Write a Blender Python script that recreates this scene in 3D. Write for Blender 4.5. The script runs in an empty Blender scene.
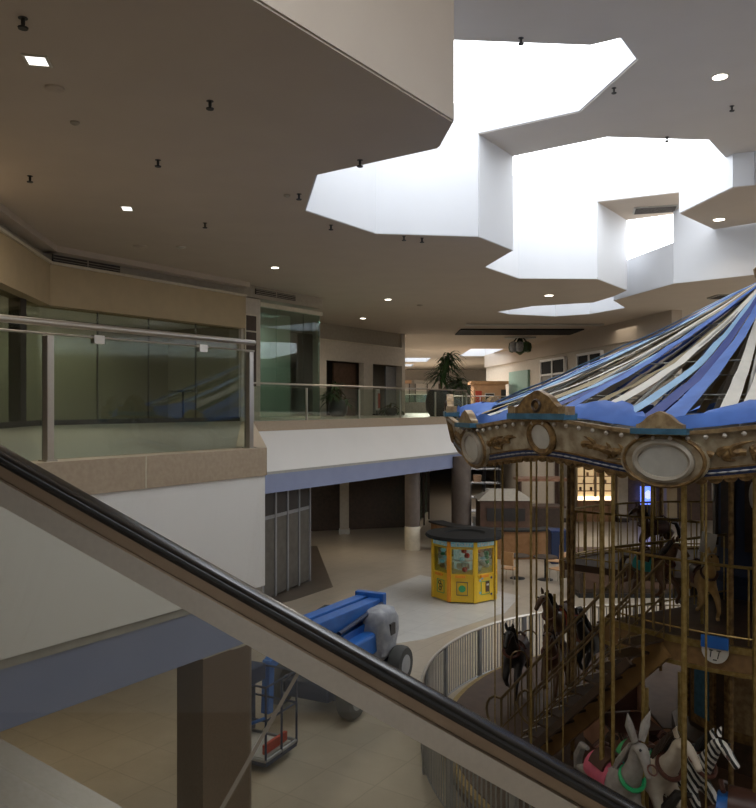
import bpy, bmesh, math, random
from mathutils import Vector, Matrix
from mathutils.geometry import tessellate_polygon
random.seed(7)
PI = math.pi
S = bpy.context.scene
C = S.collection
E = 5.5            # eye height above the lower floor
U = 5.05           # upper floor
F = 780.0
def atd(px, py, d): return Vector(((px-378)/F*d, d, E-(py-406)/F*d))
def atz(px, py, z):
    d = (E-z)*F/(py-406); return Vector(((px-378)/F*d, d, z))
# ------------------------------------------------------------------ materials
def mat(name, col, rough=.6, metal=0., col2=None, scale=8., detail=3., bump=0., spec=.5, emit=None, estr=0., lo=.35, hi=.65, coat=0.):
    m = bpy.data.materials.new(name); m.use_nodes = True
    nt = m.node_tree; n = nt.nodes; L = nt.links; b = n['Principled BSDF']
    b.inputs['Roughness'].default_value = rough; b.inputs['Metallic'].default_value = metal
    b.inputs['Specular IOR Level'].default_value = spec; b.inputs['Coat Weight'].default_value = coat
    tc = n.new('ShaderNodeTexCoord'); nz = n.new('ShaderNodeTexNoise')
    nz.inputs['Scale'].default_value = scale; nz.inputs['Detail'].default_value = detail
    L.new(tc.outputs['Object'], nz.inputs['Vector'])
    r = n.new('ShaderNodeValToRGB'); r.color_ramp.elements[0].position = lo; r.color_ramp.elements[1].position = hi
    c2 = col2 if col2 else tuple(x*.9 for x in col)
    r.color_ramp.elements[0].color = (*col, 1); r.color_ramp.elements[1].color = (*c2, 1)
    L.new(nz.outputs['Fac'], r.inputs['Fac']); L.new(r.outputs['Color'], b.inputs['Base Color'])
    if bump:
        bp = n.new('ShaderNodeBump'); bp.inputs['Strength'].default_value = bump; bp.inputs['Distance'].default_value = .02
        L.new(nz.outputs['Fac'], bp.inputs['Height']); L.new(bp.outputs['Normal'], b.inputs['Normal'])
    if emit:
        b.inputs['Emission Color'].default_value = (*emit, 1); b.inputs['Emission Strength'].default_value = estr
    return m
def mat_tile(name, c1, c2, mortar, size, rot=0., rough=.3, msize=.006):
    m = bpy.data.materials.new(name); m.use_nodes = True
    nt = m.node_tree; n = nt.nodes; L = nt.links; b = n['Principled BSDF']
    b.inputs['Roughness'].default_value = rough
    tc = n.new('ShaderNodeTexCoord'); mp = n.new('ShaderNodeMapping'); mp.inputs['Rotation'].default_value = (0, 0, rot)
    br = n.new('ShaderNodeTexBrick'); br.offset = 0; br.inputs['Scale'].default_value = 1
    br.inputs['Brick Width'].default_value = size; br.inputs['Row Height'].default_value = size
    br.inputs['Mortar Size'].default_value = msize; br.inputs['Color1'].default_value = (*c1, 1)
    br.inputs['Color2'].default_value = (*c2, 1); br.inputs['Mortar'].default_value = (*mortar, 1)
    L.new(tc.outputs['Object'], mp.inputs['Vector']); L.new(mp.outputs['Vector'], br.inputs['Vector'])
    nz = n.new('ShaderNodeTexNoise'); nz.inputs['Scale'].default_value = 3; nz.inputs['Detail'].default_value = 6
    L.new(tc.outputs['Object'], nz.inputs['Vector'])
    mx = n.new('ShaderNodeMixRGB'); mx.blend_type = 'MULTIPLY'; mx.inputs['Fac'].default_value = .25
    L.new(br.outputs['Color'], mx.inputs['Color1']); L.new(nz.outputs['Fac'], mx.inputs['Color2'])
    L.new(mx.outputs['Color'], b.inputs['Base Color'])
    return m
def mat_glass(name, tint, refl=.08, rough=.02):
    m = bpy.data.materials.new(name); m.use_nodes = True
    nt = m.node_tree; n = nt.nodes; L = nt.links; n.remove(n['Principled BSDF'])
    t = n.new('ShaderNodeBsdfTransparent'); g = n.new('ShaderNodeBsdfGlossy'); mx = n.new('ShaderNodeMixShader')
    tc = n.new('ShaderNodeTexCoord'); nz = n.new('ShaderNodeTexNoise'); nz.inputs['Scale'].default_value = 1.5
    L.new(tc.outputs['Object'], nz.inputs['Vector'])
    r = n.new('ShaderNodeValToRGB'); r.color_ramp.elements[0].color = (*tint, 1)
    r.color_ramp.elements[1].color = (*[x*.95 for x in tint], 1)
    L.new(nz.outputs['Fac'], r.inputs['Fac']); L.new(r.outputs['Color'], t.inputs['Color'])
    g.inputs['Roughness'].default_value = rough
    lw = n.new('ShaderNodeLayerWeight'); lw.inputs['Blend'].default_value = .5
    pw = n.new('ShaderNodeMath'); pw.operation = 'POWER'; pw.inputs[1].default_value = 5
    L.new(lw.outputs['Facing'], pw.inputs[0])
    ad = n.new('ShaderNodeMath'); ad.operation = 'MULTIPLY_ADD'; ad.inputs[1].default_value = .6; ad.inputs[2].default_value = refl; ad.use_clamp = True
    L.new(pw.outputs[0], ad.inputs[0]); L.new(ad.outputs[0], mx.inputs['Fac'])
    L.new(t.outputs[0], mx.inputs[1]); L.new(g.outputs[0], mx.inputs[2])
    L.new(mx.outputs[0], n['Material Output'].inputs['Surface'])
    return m
def mat_zebra():
    m = mat('zebra_stripes', (.8, .78, .74), .5)
    nt = m.node_tree; n = nt.nodes; L = nt.links
    w = n.new('ShaderNodeTexWave'); w.inputs['Scale'].default_value = 6; w.inputs['Distortion'].default_value = 2.5
    w.bands_direction = 'DIAGONAL'
    r = n.new('ShaderNodeValToRGB'); r.color_ramp.interpolation = 'CONSTANT'
    r.color_ramp.elements[0].color = (.02, .02, .02, 1); r.color_ramp.elements[1].color = (.8, .78, .72, 1); r.color_ramp.elements[1].position = .5
    tc = [x for x in n if x.type == 'TEX_COORD'][0]
    L.new(tc.outputs['Object'], w.inputs['Vector']); L.new(w.outputs['Fac'], r.inputs['Fac'])
    L.new(r.outputs['Color'], n['Principled BSDF'].inputs['Base Color'])
    return m
M = dict(
 ceil=mat('ceiling_paint', (.52, .45, .375), .8, col2=(.50, .43, .36), scale=1.2),
 white=mat('white_plaster', (.86, .85, .83), .7, col2=(.84, .83, .81), scale=1),
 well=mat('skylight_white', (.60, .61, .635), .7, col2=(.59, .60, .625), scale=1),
 blue_band=mat('grey_blue_paint', (.27, .31, .47), .55, col2=(.25, .29, .45), scale=2),
 grey_trim=mat('grey_trim', (.42, .41, .38), .5),
 kerb=mat('pink_limestone', (.46, .37, .27), .45, col2=(.41, .32, .23), scale=25, detail=8),
 tan=mat('tan_bulkhead', (.46, .36, .22), .7, col2=(.43, .34, .21), scale=3),
 taupe=mat('taupe_paint', (.38, .34, .28), .7),
 cream=mat('cream_wall', (.55, .49, .41), .7),
 floor=mat_tile('lower_tile', (.47, .40, .31), (.44, .375, .29), (.31, .26, .20), .9, .59, .28),
 floor_grey=mat_tile('grey_tile', (.60, .59, .56), (.57, .56, .53), (.42, .41, .39), .9, .59, .28),
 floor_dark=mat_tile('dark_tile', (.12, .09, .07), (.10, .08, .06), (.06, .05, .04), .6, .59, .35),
 floor_up=mat_tile('upper_tile', (.40, .37, .32), (.38, .35, .30), (.36, .34, .30), .6, .59, .3),
 steel=mat('brushed_steel', (.60, .56, .50), .32, 1., col2=(.57, .53, .475), scale=60),
 steel_grey=mat('painted_steel', (.35, .36, .38), .4, .6),
 bronze=mat('bronze_trim', (.33, .25, .18), .3, 1.),
 rubber=mat('black_rubber', (.012, .012, .013), .22, spec=.6),
 glass=mat_glass('clear_glass', (.86, .92, .88), .06),
 glass_dim=mat_glass('tinted_shop_glass', (.66, .69, .61), .05, .06),
 glass_green=mat_glass('green_glass', (.66, .80, .75), .12, .02),
 glass_esc=mat_glass('balustrade_glass', (.93, .93, .89), .05),
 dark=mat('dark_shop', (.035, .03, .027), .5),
 grille=mat('closed_shutter', (.14, .13, .11), .5, .3, col2=(.11, .10, .085), scale=4),
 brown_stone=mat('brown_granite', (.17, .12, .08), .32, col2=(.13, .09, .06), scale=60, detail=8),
 brown_col=mat('brown_column', (.15, .12, .10), .5, col2=(.12, .095, .08), scale=4),
 cream_rim=mat('cream_rim', (.62, .56, .44), .4),
 black=mat('black_metal', (.02, .02, .02), .5),
 vent=mat('vent_dark', (.06, .05, .045), .7),
 lamp=mat('lamp_lens', (.9, .9, .85), .4, emit=(1, .93, .8), estr=6),
 lamp_off=mat('square_lens', (.9, .9, .88), .4, emit=(1, .97, .92), estr=1.6),
 brass=mat('brass_pole', (.42, .31, .12), .38, .8, col2=(.30, .21, .07), scale=20),
 gold=mat('old_gold', (.30, .19, .075), .5, .4, col2=(.13, .075, .03), scale=14, bump=.5),
 gold_light=mat('pale_gold', (.42, .31, .17), .5, .3, col2=(.24, .16, .08), scale=12, bump=.4),
 board=mat('ivory_board', (.44, .38, .27), .6, col2=(.24, .18, .11), scale=7, bump=.3),
 teal_dark=mat('petrol_ledge', (.03, .10, .16), .4, col2=(.05, .15, .24), scale=10),
 navy=mat('navy_bead', (.02, .04, .13), .4),
 mirror=mat('mirror', (.66, .65, .60), .35, .45),
 bulb=mat('frosted_bulb', (.62, .58, .52), .25, col2=(.55, .5, .45)),
 rib_white=mat('ribbon_white', (.80, .77, .70), .75, col2=(.70, .68, .63), scale=3, bump=.2),
 rib_blue=mat('ribbon_blue', (.08, .20, .62), .7, col2=(.06, .15, .5), scale=3, bump=.2),
 rib_navy=mat('ribbon_navy', (.03, .06, .28), .7, scale=3, bump=.2),
 rib_sky=mat('ribbon_sky', (.33, .55, .80), .7, col2=(.27, .47, .72), scale=3, bump=.2),
 rib_tan=mat('ribbon_tan', (.40, .32, .18), .75, col2=(.34, .27, .15), scale=3, bump=.2),
 deck=mat('carousel_deck', (.09, .05, .03), .45, col2=(.06, .032, .018), scale=5),
 deck_rim=mat('deck_rim', (.26, .15, .06), .4, col2=(.18, .10, .04), scale=8),
 orange_rim=mat('stair_stringer', (.30, .17, .06), .4, col2=(.22, .12, .04), scale=5),
 dark_brown=mat('dark_brown_wood', (.06, .035, .022), .45, col2=(.04, .025, .015), scale=9),
 stair_rail=mat('stair_rail', (.20, .14, .07), .35, .6),
 lift_blue=mat('lift_blue', (.02, .14, .48), .4, col2=(.018, .11, .40), scale=5),
 lift_dark=mat('lift_dark_blue', (.015, .03, .08), .5),
 shroud=mat('grey_shroud', (.40, .41, .43), .6, col2=(.28, .29, .32), scale=6, bump=.6),
 tyre=mat('grey_tyre', (.07, .07, .065), .8),
 red=mat('red_paint', (.5, .06, .03), .5),
 yellow=mat('claw_yellow', (.80, .52, .03), .45, col2=(.74, .47, .03), scale=5),
 orange=mat('claw_orange', (.80, .30, .02), .45),
 claw_inside=mat('claw_back', (.30, .36, .34), .5, col2=(.5, .5, .46), scale=12, emit=(.6, .75, .7), estr=.15),
 teal=mat('teal_header', (.10, .32, .42), .5, col2=(.42, .55, .50), scale=20, emit=(.2, .5, .6), estr=.1),
 red_glow=mat('red_glow', (.8, .05, .03), .5, emit=(1, .05, .03), estr=1.0),
 green=mat('green_paint', (.05, .35, .12), .5),
 wood=mat('orange_wood', (.38, .20, .09), .5, col2=(.30, .15, .06), scale=6),
 chair_wood=mat('chair_wood', (.55, .32, .16), .5, col2=(.48, .27, .13), scale=6),
 brown_wood=mat('brown_wood', (.13, .07, .045), .5, col2=(.09, .05, .03), scale=6),
 pot=mat('black_pot', (.02, .02, .02), .35),
 leaf=mat('leaf_green', (.02, .05, .015), .5, col2=(.035, .08, .02), scale=12),
 stem=mat('plant_stem', (.12, .08, .045), .7),
 terracotta=mat('kiosk_tan', (.56, .33, .18), .6, col2=(.5, .29, .16), scale=4),
 teal_wall=mat('sea_green_paint', (.22, .36, .30), .6),
 shop_lit=mat('lit_shop', (.8, .6, .35), .6, emit=(1, .70, .36), estr=.38),
 shop_bright=mat('lit_counter', (.9, .8, .6), .6, emit=(1, .85, .6), estr=2),
 screen=mat('blue_screen', (.05, .1, .6), .3, emit=(.12, .22, .95), estr=1.6, col2=(.3, .3, .8), scale=4),
 screen_w=mat('screen_figure', (.6, .6, .9), .3, emit=(.45, .5, .95), estr=1.2),
 donkey=mat('grey_donkey', (.34, .32, .29), .55, col2=(.24, .22, .20), scale=9),
 horse_white=mat('cream_horse', (.62, .55, .44), .45, col2=(.5, .42, .32), scale=7),
 horse_black=mat('black_horse', (.02, .017, .015), .35),
 horse_brown=mat('brown_horse', (.14, .07, .035), .4, col2=(.09, .045, .02), scale=7),
 horse_tan=mat('tan_horse', (.45, .30, .12), .45, col2=(.36, .22, .08), scale=7),
 pink=mat('pink_blanket', (.60, .12, .18), .6, col2=(.5, .10, .16), scale=10),
 teal_cloth=mat('teal_blanket', (.02, .28, .28), .6),
 emerald=mat('green_collar', (.01, .30, .10), .4),
 leather=mat('saddle_leather', (.07, .03, .02), .35),
 strap=mat('brown_strap', (.12, .04, .025), .4),
 ivory=mat('ivory_paint', (.6, .57, .5), .5),
 paper=mat('grey_white_card', (.50, .48, .44), .7),
 chariot=mat('chariot_pink', (.36, .19, .12), .5, col2=(.28, .14, .08), scale=5),
)
M['zebra'] = mat_zebra()
M['deck_steel'] = mat('deck_steel', (.33, .30, .26), .4, 1., col2=(.31, .28, .24), scale=60)
M['ceil_glow'] = mat('sky_glow_ceiling_paint', (.60, .56, .52), .8, col2=(.585, .545, .505), scale=1.2)  # ceiling colour made paler to hold the sky glow
M['kiosk_black'] = mat('kiosk_roof_black', (.008, .008, .008), .75, spec=.2)
# ------------------------------------------------------------------ mesh builder
class MB:
    def __init__(s): s.v = []; s.f = []; s.sm = False
    def add(s, vs, fs):
        o = len(s.v); s.v += [Vector(v) for v in vs]; s.f += [tuple(i+o for i in f) for f in fs]; return s
    def box(s, c, size, rz=0., mtx=None):
        c = Vector(c); x, y, z = [k/2 for k in size]; R = Matrix.Rotation(rz, 3, 'Z') if mtx is None else mtx
        vs = [c + R @ Vector((sx*x, sy*y, sz*z)) for sx in (-1, 1) for sy in (-1, 1) for sz in (-1, 1)]
        return s.add(vs, [(0,1,3,2),(4,6,7,5),(0,4,5,1),(2,3,7,6),(0,2,6,4),(1,5,7,3)])
    def beam(s, a, b, w, h, up=(0,0,1)):
        a = Vector(a); b = Vector(b); d = (b-a); L = d.length; d.normalize()
        sd = d.cross(Vector(up)).normalized(); u = sd.cross(d)
        R = Matrix((d, sd, u)).transposed()
        return s.box((a+b)/2, (L, w, h), mtx=R)
    def prism(s, poly, z0, z1):
        n = len(poly); t = tessellate_polygon([[Vector((p[0], p[1], 0)) for p in poly]])
        vs = [(p[0], p[1], z0) for p in poly]+[(p[0], p[1], z1) for p in poly]
        fs = [tuple(k) for k in t]+[tuple(reversed([i+n for i in k])) for k in t]
        fs += [(i, (i+1) % n, (i+1) % n+n, i+n) for i in range(n)]
        return s.add(vs, fs)
    def tube(s, path, r, seg=8, closed=False):
        P = [Vector(p) for p in path]; n = len(P); vs = []; s.sm = True
        up = None
        for i in range(n):
            a = P[(i-1) % n] if (closed or i > 0) else P[i]; b = P[(i+1) % n] if (closed or i < n-1) else P[i]
            d = (b-a).normalized()
            if up is None: up = Vector((0, 0, 1)) if abs(d.z) < .9 else Vector((1, 0, 0))
            sd = d.cross(up)
            if sd.length < 1e-4: sd = d.cross(Vector((1, 0, 0)))
            sd.normalize(); u = sd.cross(d).normalized(); up = u
            rr = r[i] if isinstance(r, (list, tuple)) else r
            for k in range(seg):
                t = 2*PI*k/seg; vs.append(P[i]+(sd*math.cos(t)+u*math.sin(t))*rr)
        fs = []
        m = n if closed else n-1
        for i in range(m):
            for k in range(seg):
                fs.append((i*seg+k, i*seg+(k+1) % seg, ((i+1) % n)*seg+(k+1) % seg, ((i+1) % n)*seg+k))
        if not closed:
            fs.append(tuple(range(seg-1, -1, -1))); fs.append(tuple((n-1)*seg+k for k in range(seg)))
        return s.add(vs, fs)
    def lathe(s, prof, c=(0,0,0), seg=24, axis='Z', mtx=None):
        c = Vector(c); vs = []; n = len(prof); s.sm = True
        for r, z in prof:
            for k in range(seg):
                t = 2*PI*k/seg; v = Vector((r*math.cos(t), r*math.sin(t), z))
                if axis == 'X': v = Vector((v.z, v.x, v.y))
                if axis == 'Y': v = Vector((v.x, v.z, v.y))
                if mtx is not None: v = mtx @ v
                vs.append(c+v)
        fs = [(i*seg+k, i*seg+(k+1) % seg, (i+1)*seg+(k+1) % seg, (i+1)*seg+k) for i in range(n-1) for k in range(seg)]
        fs.append(tuple(range(seg-1, -1, -1))); fs.append(tuple((n-1)*seg+k for k in range(seg)))
        return s.add(vs, fs)
    def build(s, name, m, parent=None, world=False, bevel=0., smooth=None):
        me = bpy.data.meshes.new(name)
        vs = s.v; loc = Vector((0, 0, 0))
        if parent is None:
            lo = [min(v[i] for v in vs) for i in range(3)]; hi = [max(v[i] for v in vs) for i in range(3)]
            loc = Vector(((lo[0]+hi[0])/2, (lo[1]+hi[1])/2, lo[2])); vs = [v-loc for v in vs]
        elif world:
            inv = rootm(parent).inverted(); vs = [inv @ v for v in vs]
        me.from_pydata([tuple(v) for v in vs], [], s.f); 
        bm = bmesh.new(); bm.from_mesh(me); bmesh.ops.recalc_face_normals(bm, faces=bm.faces); bm.to_mesh(me); bm.free()
        me.materials.append(m)
        o = bpy.data.objects.new(name, me); C.objects.link(o); o.location = loc
        if parent: o.parent = parent
        if smooth if smooth is not None else s.sm:
            for p in me.polygons: p.use_smooth = True
            me.set_sharp_from_angle(angle=math.radians(40))
        if bevel:
            b = o.modifiers.new('bevel', 'BEVEL'); b.width = bevel; b.segments = 2; b.limit_method = 'ANGLE'
        return o
def rootm(o):
    m = Matrix.Translation(o.location) @ Matrix.Rotation(o.rotation_euler.z, 4, 'Z') @ Matrix.Diagonal((*o.scale, 1))
    return (rootm(o.parent) @ m) if o.parent else m
def tag(o, label, cat, group=None, kind=None):
    o['label'] = label; o['category'] = cat
    if group: o['group'] = group
    if kind: o['kind'] = kind
    return o
def thing(name, label, cat, loc=(0,0,0), rz=0., group=None, scale=1.):
    o = bpy.data.objects.new(name, None); C.objects.link(o); o.location = loc; o.rotation_euler = (0, 0, rz)
    o.scale = (scale,)*3; o.empty_display_size = .1
    return tag(o, label, cat, group)
def struct(name, mb, m, label=None, cat=None, parent=None, bevel=0.):
    o = mb.build(name, m, parent, world=parent is not None, bevel=bevel)
    if parent is None:
        o['kind'] = 'structure'
        if label: o['label'] = label; o['category'] = cat or name.split('_')[0]
    elif label: o['label'] = label
    return o
def box(c, s, rz=0): return MB().box(c, s, rz)
# ------------------------------------------------------------------ plan geometry
u = Vector((.556, .831, 0)); nrm = Vector((-.831, .556, 0))     # along the left-hand balconies, and away from the void
def online(px, c): r = (px-378)/F; d = c/(r*nrm.x+nrm.y); return Vector((r*d, d, 0))
def wallbox(mb, P, Q, z0, z1, t0, t1):
    """upright slab between plan points P, Q; t0..t1 measured along the left normal of PQ"""
    d = (Q-P).normalized(); n = Vector((-d.y, d.x, 0))
    return mb.prism([P+n*t0, Q+n*t0, Q+n*t1, P+n*t1], z0, z1)
def W(P, Q, z0, z1, t0=0, t1=.15): return wallbox(MB(), P, Q, z0, z1, t0, t1)
V = lambda x, y: Vector((x, y, 0))
L1, L2, LP, TOP = 9.2, 11.45, 10.65, 12.1
# ---- ceiling with the stepped skylight opening
chainA = [(-3.9,3.1),(.96,10.16),(.85,11.2),(-1.0,12.5),(-1.4,14.8),(-.06,16.8),(2.19,17.1),(3.19,18.6),(2.83,20.8),(4.08,22.7),(6.4,22.8),(7.95,25.0),
          (7.95,26.4),(7.7,27.9),(5.75,28.9),(4.68,30.7),(5.24,31.5),(7.33,32.3),(8.56,31.5),(9.36,29.45),(8.3,27.4),(8.97,23.65),(10.7,22.0),(16,22),(16,3.1)]
outer = [(-35,-10),(45,-10),(45,80),(-35,80)]
far_holes = [[(-2,-8),(4.5,-8),(4.5,-4.5),(-2,-4.5)], [(16.6,8),(32,8),(32,34),(16.6,34)], [(1.9,60),(4.1,60),(4.1,65.5),(1.9,65.5)], [(1.9,69),(3.2,69),(3.2,73),(1.9,73)], [(6.0,50.5),(8.2,50.5),(8.0,58),(6.0,58)]]  # the leading pair are unseen openings added for extra daylight
def plate_with_holes(name, outer, holes, z, t, m, label):
    loops = [[Vector((*p, 0)) for p in outer]]+[[Vector((*p, 0)) for p in h] for h in holes]
    tris = tessellate_polygon(loops); flat = [p for l in loops for p in l]; n = len(flat)
    mb = MB(); vs = [(p.x, p.y, z) for p in flat]+[(p.x, p.y, z+t) for p in flat]
    fs = [tuple(k) for k in tris]+[tuple(i+n for i in reversed(k)) for k in tris]
    o = 0
    for l in loops:
        k = len(l); fs += [(o+i, o+(i+1) % k, o+(i+1) % k+n, o+i+n) for i in range(k)]; o += k
    mb.add(vs, fs); return struct(name, mb, m, label, 'ceiling')
plate_with_holes('ceiling', outer, [chainA]+far_holes, L1, .25, M['ceil'], 'low beige ceiling around the stepped skylights')
Npoly = [(-3.9,3.1),(.96,10.16),(.85,11.2),(-1.0,12.5),(3.5,12.86),(3.94,12.6),(4.47,13.4),(4.09,15.8),(2.19,17.1),(3.19,18.6),(5.06,17.25),(7.43,17.45),(8.8,19.3),(9.3,19.2),(16,19),(16,3.1)]
struct('ceiling', MB().prism(Npoly, L2, L2+.12), M['ceil_glow'], 'raised ceiling panel nearest the viewer, painted paler for sky glow', 'ceiling')
struct('ceiling', MB().prism([(6.4,22.8),(8.4,21.8),(9.3,24.1),(7.95,25.0)], L2, L2+.12), M['ceil'], 'raised ceiling strip holding the air grille', 'ceiling')
Ppoly = [(8.1,20.9),(8.4,18.4),(8.8,18.25),(15.9,18.1),(15.9,21.9),(10.6,21.95),(9.8,22.75)]
struct('ceiling', MB().prism(Ppoly, LP, LP+.12), M['ceil'], 'grey ceiling panel with a round downlight at the right', 'ceiling')
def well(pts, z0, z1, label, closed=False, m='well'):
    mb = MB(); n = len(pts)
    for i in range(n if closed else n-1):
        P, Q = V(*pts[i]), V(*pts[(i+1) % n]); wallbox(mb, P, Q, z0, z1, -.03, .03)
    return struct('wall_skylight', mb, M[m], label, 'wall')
well(chainA[0:3], L1+.02, L2, 'beige upright face between low and raised ceilings', m='ceil')
mbw = MB()
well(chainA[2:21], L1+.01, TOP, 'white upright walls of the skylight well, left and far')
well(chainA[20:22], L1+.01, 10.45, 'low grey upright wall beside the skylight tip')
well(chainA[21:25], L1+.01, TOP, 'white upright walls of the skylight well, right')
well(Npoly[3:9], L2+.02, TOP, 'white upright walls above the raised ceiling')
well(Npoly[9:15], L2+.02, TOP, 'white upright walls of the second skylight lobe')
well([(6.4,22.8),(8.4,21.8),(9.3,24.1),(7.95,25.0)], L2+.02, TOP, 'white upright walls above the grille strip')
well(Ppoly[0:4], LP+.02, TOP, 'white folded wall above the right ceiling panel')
for h, lb in zip(far_holes, ('white walls of the unseen skylight added behind the viewer for daylight', 'white walls of the unseen broad skylight added right of the carousel for daylight', 'white walls of a distant skylight', 'white walls of the farthest skylight', 'white walls of the skylight above the tan kiosk')): well(h, L1+.01, L1+1.6, lb, True)
# ---- shell
struct('wall_back', box((5, 80.1, 4.7), (80, .2, 9.6)), M['cream'], 'pale end wall of the far hall', 'wall')
struct('wall_front', box((5, -10.1, 4.7), (80, .2, 9.6)), M['white'], 'wall behind the viewer', 'wall')
struct('wall_left', box((-35.1, 35, 4.7), (.2, 90, 9.6)), M['cream'], 'far left wall', 'wall')
struct('wall_right', box((45.1, 35, 4.7), (.2, 90, 9.6)), M['cream'], 'far right wall', 'wall')
struct('floor', box((5, 35, -.1), (80, 90, .2)), M['floor'], 'tan tiled floor of the lower level', 'floor')
gp = [atz(*p, 0) for p in ((330,625),(395,644),(425,639),(455,629),(505,613),(520,596),(470,585),(420,575),(380,590))]
struct('floor', MB().prism([(p.x, p.y) for p in gp], .0, .006), M['floor_grey'], 'light grey tile sweep beside the yellow machine', 'floor')
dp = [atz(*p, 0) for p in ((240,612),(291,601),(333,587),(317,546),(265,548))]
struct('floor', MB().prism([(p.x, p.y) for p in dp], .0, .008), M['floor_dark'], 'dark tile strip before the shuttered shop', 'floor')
# ---- upper slab
C0 = online(265, 5.41); CR = V(-3.5, 21.75); C2 = V(3.91, 32.8)
CN = C0-u*13
CR0 = CR
slab = [CN, C0, CR, C2, V(4.6,48), V(8.6,48), V(8.6,30.5), V(44.9,30.5), V(44.9,79.9), V(-34.9,79.9), V(-34.9,CN.y)]
struct('floor', MB().prism([(p.x, p.y) for p in slab], 4.72, U), M['floor_up'], 'pale floor of the upper level', 'floor')
struct('ceiling', MB().prism([(p.x, p.y) for p in slab], 3.66, 4.70), M['ceil'], 'ceiling over the lower shops', 'ceiling')
def sloped(P, Q, z0, z1, o0, o1, th, zb):
    d = (Q-P).normalized(); n = Vector((-d.y, d.x, 0)); vs = []
    for A_ in (P, Q): vs += [A_-n*o1+Vector((0,0,z1)), A_-n*o0+Vector((0,0,z0)), A_-n*o0+n*th+Vector((0,0,z0)), A_-n*o1+n*th+Vector((0,0,z1))]
    # mitre the right-hand end so that the face runs out to the corner
    for k in (1, 2): vs[4+k] = vs[4+k]+d*.3
    return MB().add(vs, [(0,1,2,3),(7,6,5,4),(0,4,5,1),(1,5,6,2),(2,6,7,3),(3,7,4,0)])
def edge(P, Q, label, inset=0):
    struct('trim_1', W(P, Q, 4.79, 5.07, -.02, .3), M['kerb'], 'pinkish stone kerb '+label, 'kerb')
    struct('trim_2', W(P, Q, 3.66, 4.785, .0, .12), M['white'], 'white fascia '+label, 'fascia')
    struct('trim_3', W(P, Q, 3.58, 3.66, .03, .3), M['grey_trim'], 'thin grey strip '+label, 'trim')
ex = u*.0
edge(CN, C0, 'under the near balcony railing')
edge(C0, CR, 'on the balcony return')
lbf = 'under the far balcony railing'
struct('trim_1', W(CR, C2, 4.79, 5.07, -.02, .3), M['kerb'], 'pinkish stone kerb '+lbf, 'kerb')
struct('trim_2', sloped(CR, C2, 3.66, 4.785, .34, .0, .1, 0), M['white'], 'white sloping fascia '+lbf, 'fascia')
struct('trim_3', W(CR, C2+u*.3, 3.58, 3.66, -.32, .3), M['grey_trim'], 'thin grey strip '+lbf, 'trim')
edge(C2+V(.2,.1), V(4.8,48), 'beyond the tall plant')
edge(V(4.6,48), V(8.6,48), 'across the far hall')
edge(V(8.6,48), V(8.6,30.5), 'along the right side')
edge(V(8.6,30.5), V(44.9,30.5), 'behind the carousel')
struct('trim_4', box(tuple(online(146, 5.41-.024)+Vector((0,0,4.93))), (.012, .012, .275)), M['cream_rim'], 'pale joint in the near stone kerb', 'joint')
# near blue beam with a rounded end
def roundend(P, Q, w, r):
    d = (Q-P).normalized(); n = Vector((-d.y, d.x, 0)); pts = [P+n*0, ]
    for k in range(9):
        a = -PI/2+PI/2*k/8; pts.append(Q-d*r+n*r+d*r*math.cos(a)+n*r*math.sin(a))
    pts += [Q+n*w, P+n*w]; return [(p.x, p.y) for p in pts]
B0 = C0+u*.03+nrm*.05
struct('trim_5', MB().prism(roundend(CN+nrm*.05, B0, 1.3, .35), 3.12, 3.58), M['blue_band'], 'grey-blue beam under the near balcony', 'beam')
struct('trim_5', MB().prism(roundend(B0-u*.42+nrm*.03, B0+u*.02-nrm*.02, 1.3, .36), 3.085, 3.118), M['cream_rim'], 'cream lip along the bottom of the near blue beam', 'lip')
struct('trim_5', W(CR-u*6, C2+u*.3, 3.05, 3.58, -.30, .5), M['blue_band'], 'grey-blue beam under the far balcony', 'beam')
struct('trim_5', W(C2, V(4.6,48), 3.05, 3.58, .05, .5), M['blue_band'], 'grey-blue beam running away past the column', 'beam')
struct('trim_5', W(V(8.6,30.5), V(44.9,30.5), 3.05, 3.58, .05, .5), M['blue_band'], 'grey-blue beam behind the carousel', 'beam')
struct('ceiling', MB().prism([(p.x, p.y) for p in [CN+nrm*1.2, C0+nrm*1.2, CR+nrm*.5, C2+nrm*.5, V(3.9,48.6), V(3.9,79.9), V(-34.9,79.9), V(-34.9,CN.y)]], 3.5, 3.64), M['ceil'], 'low ceiling beneath the upper walkway', 'ceiling')
# ---- columns
ca, cb = online(203, 5.5), online(258, 5.5)
t = thing('square_column', 'broad brown granite column with rounded corner under near balcony', 'column', tuple((ca+cb)/2))
pts = roundend(ca, cb, .36, .16)
MB().prism(pts, 0, 3.10).build('shaft', M['brown_stone'], t, world=True)
big = roundend(ca-u*.01, cb+u*.02, .38, .17)
MB().prism([(p[0]-nrm.x*.012, p[1]-nrm.y*.012) for p in big], 3.095, 3.118).build('rim', M['cream_rim'], t, world=True)['label'] = 'cream rim along column top'
def round_col(x, y, r, label, base=False):
    t = thing('round_column', label, 'column', (x, y, 0))
    MB().lathe([(r, .9 if base else 0), (r, 3.5)], (0,0,0), 28).build('shaft', M['brown_col'], t)
    if base: MB().lathe([(r*1.02, 0), (r*1.04, .88), (r, .9)], (0,0,0), 28).build('base', M['cream_rim'], t)['label'] = 'cream column base'
    else: MB().lathe([(r*1.1, 0), (r*1.1, .12)], (0,0,0), 28).build('base', M['brown_col'], t)
round_col(3.30, 31.0, .38, 'round brown column rising behind the yellow claw machines')
round_col(1.32, 29.9, .29, 'round brown column with cream base under far balcony', True)
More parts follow.
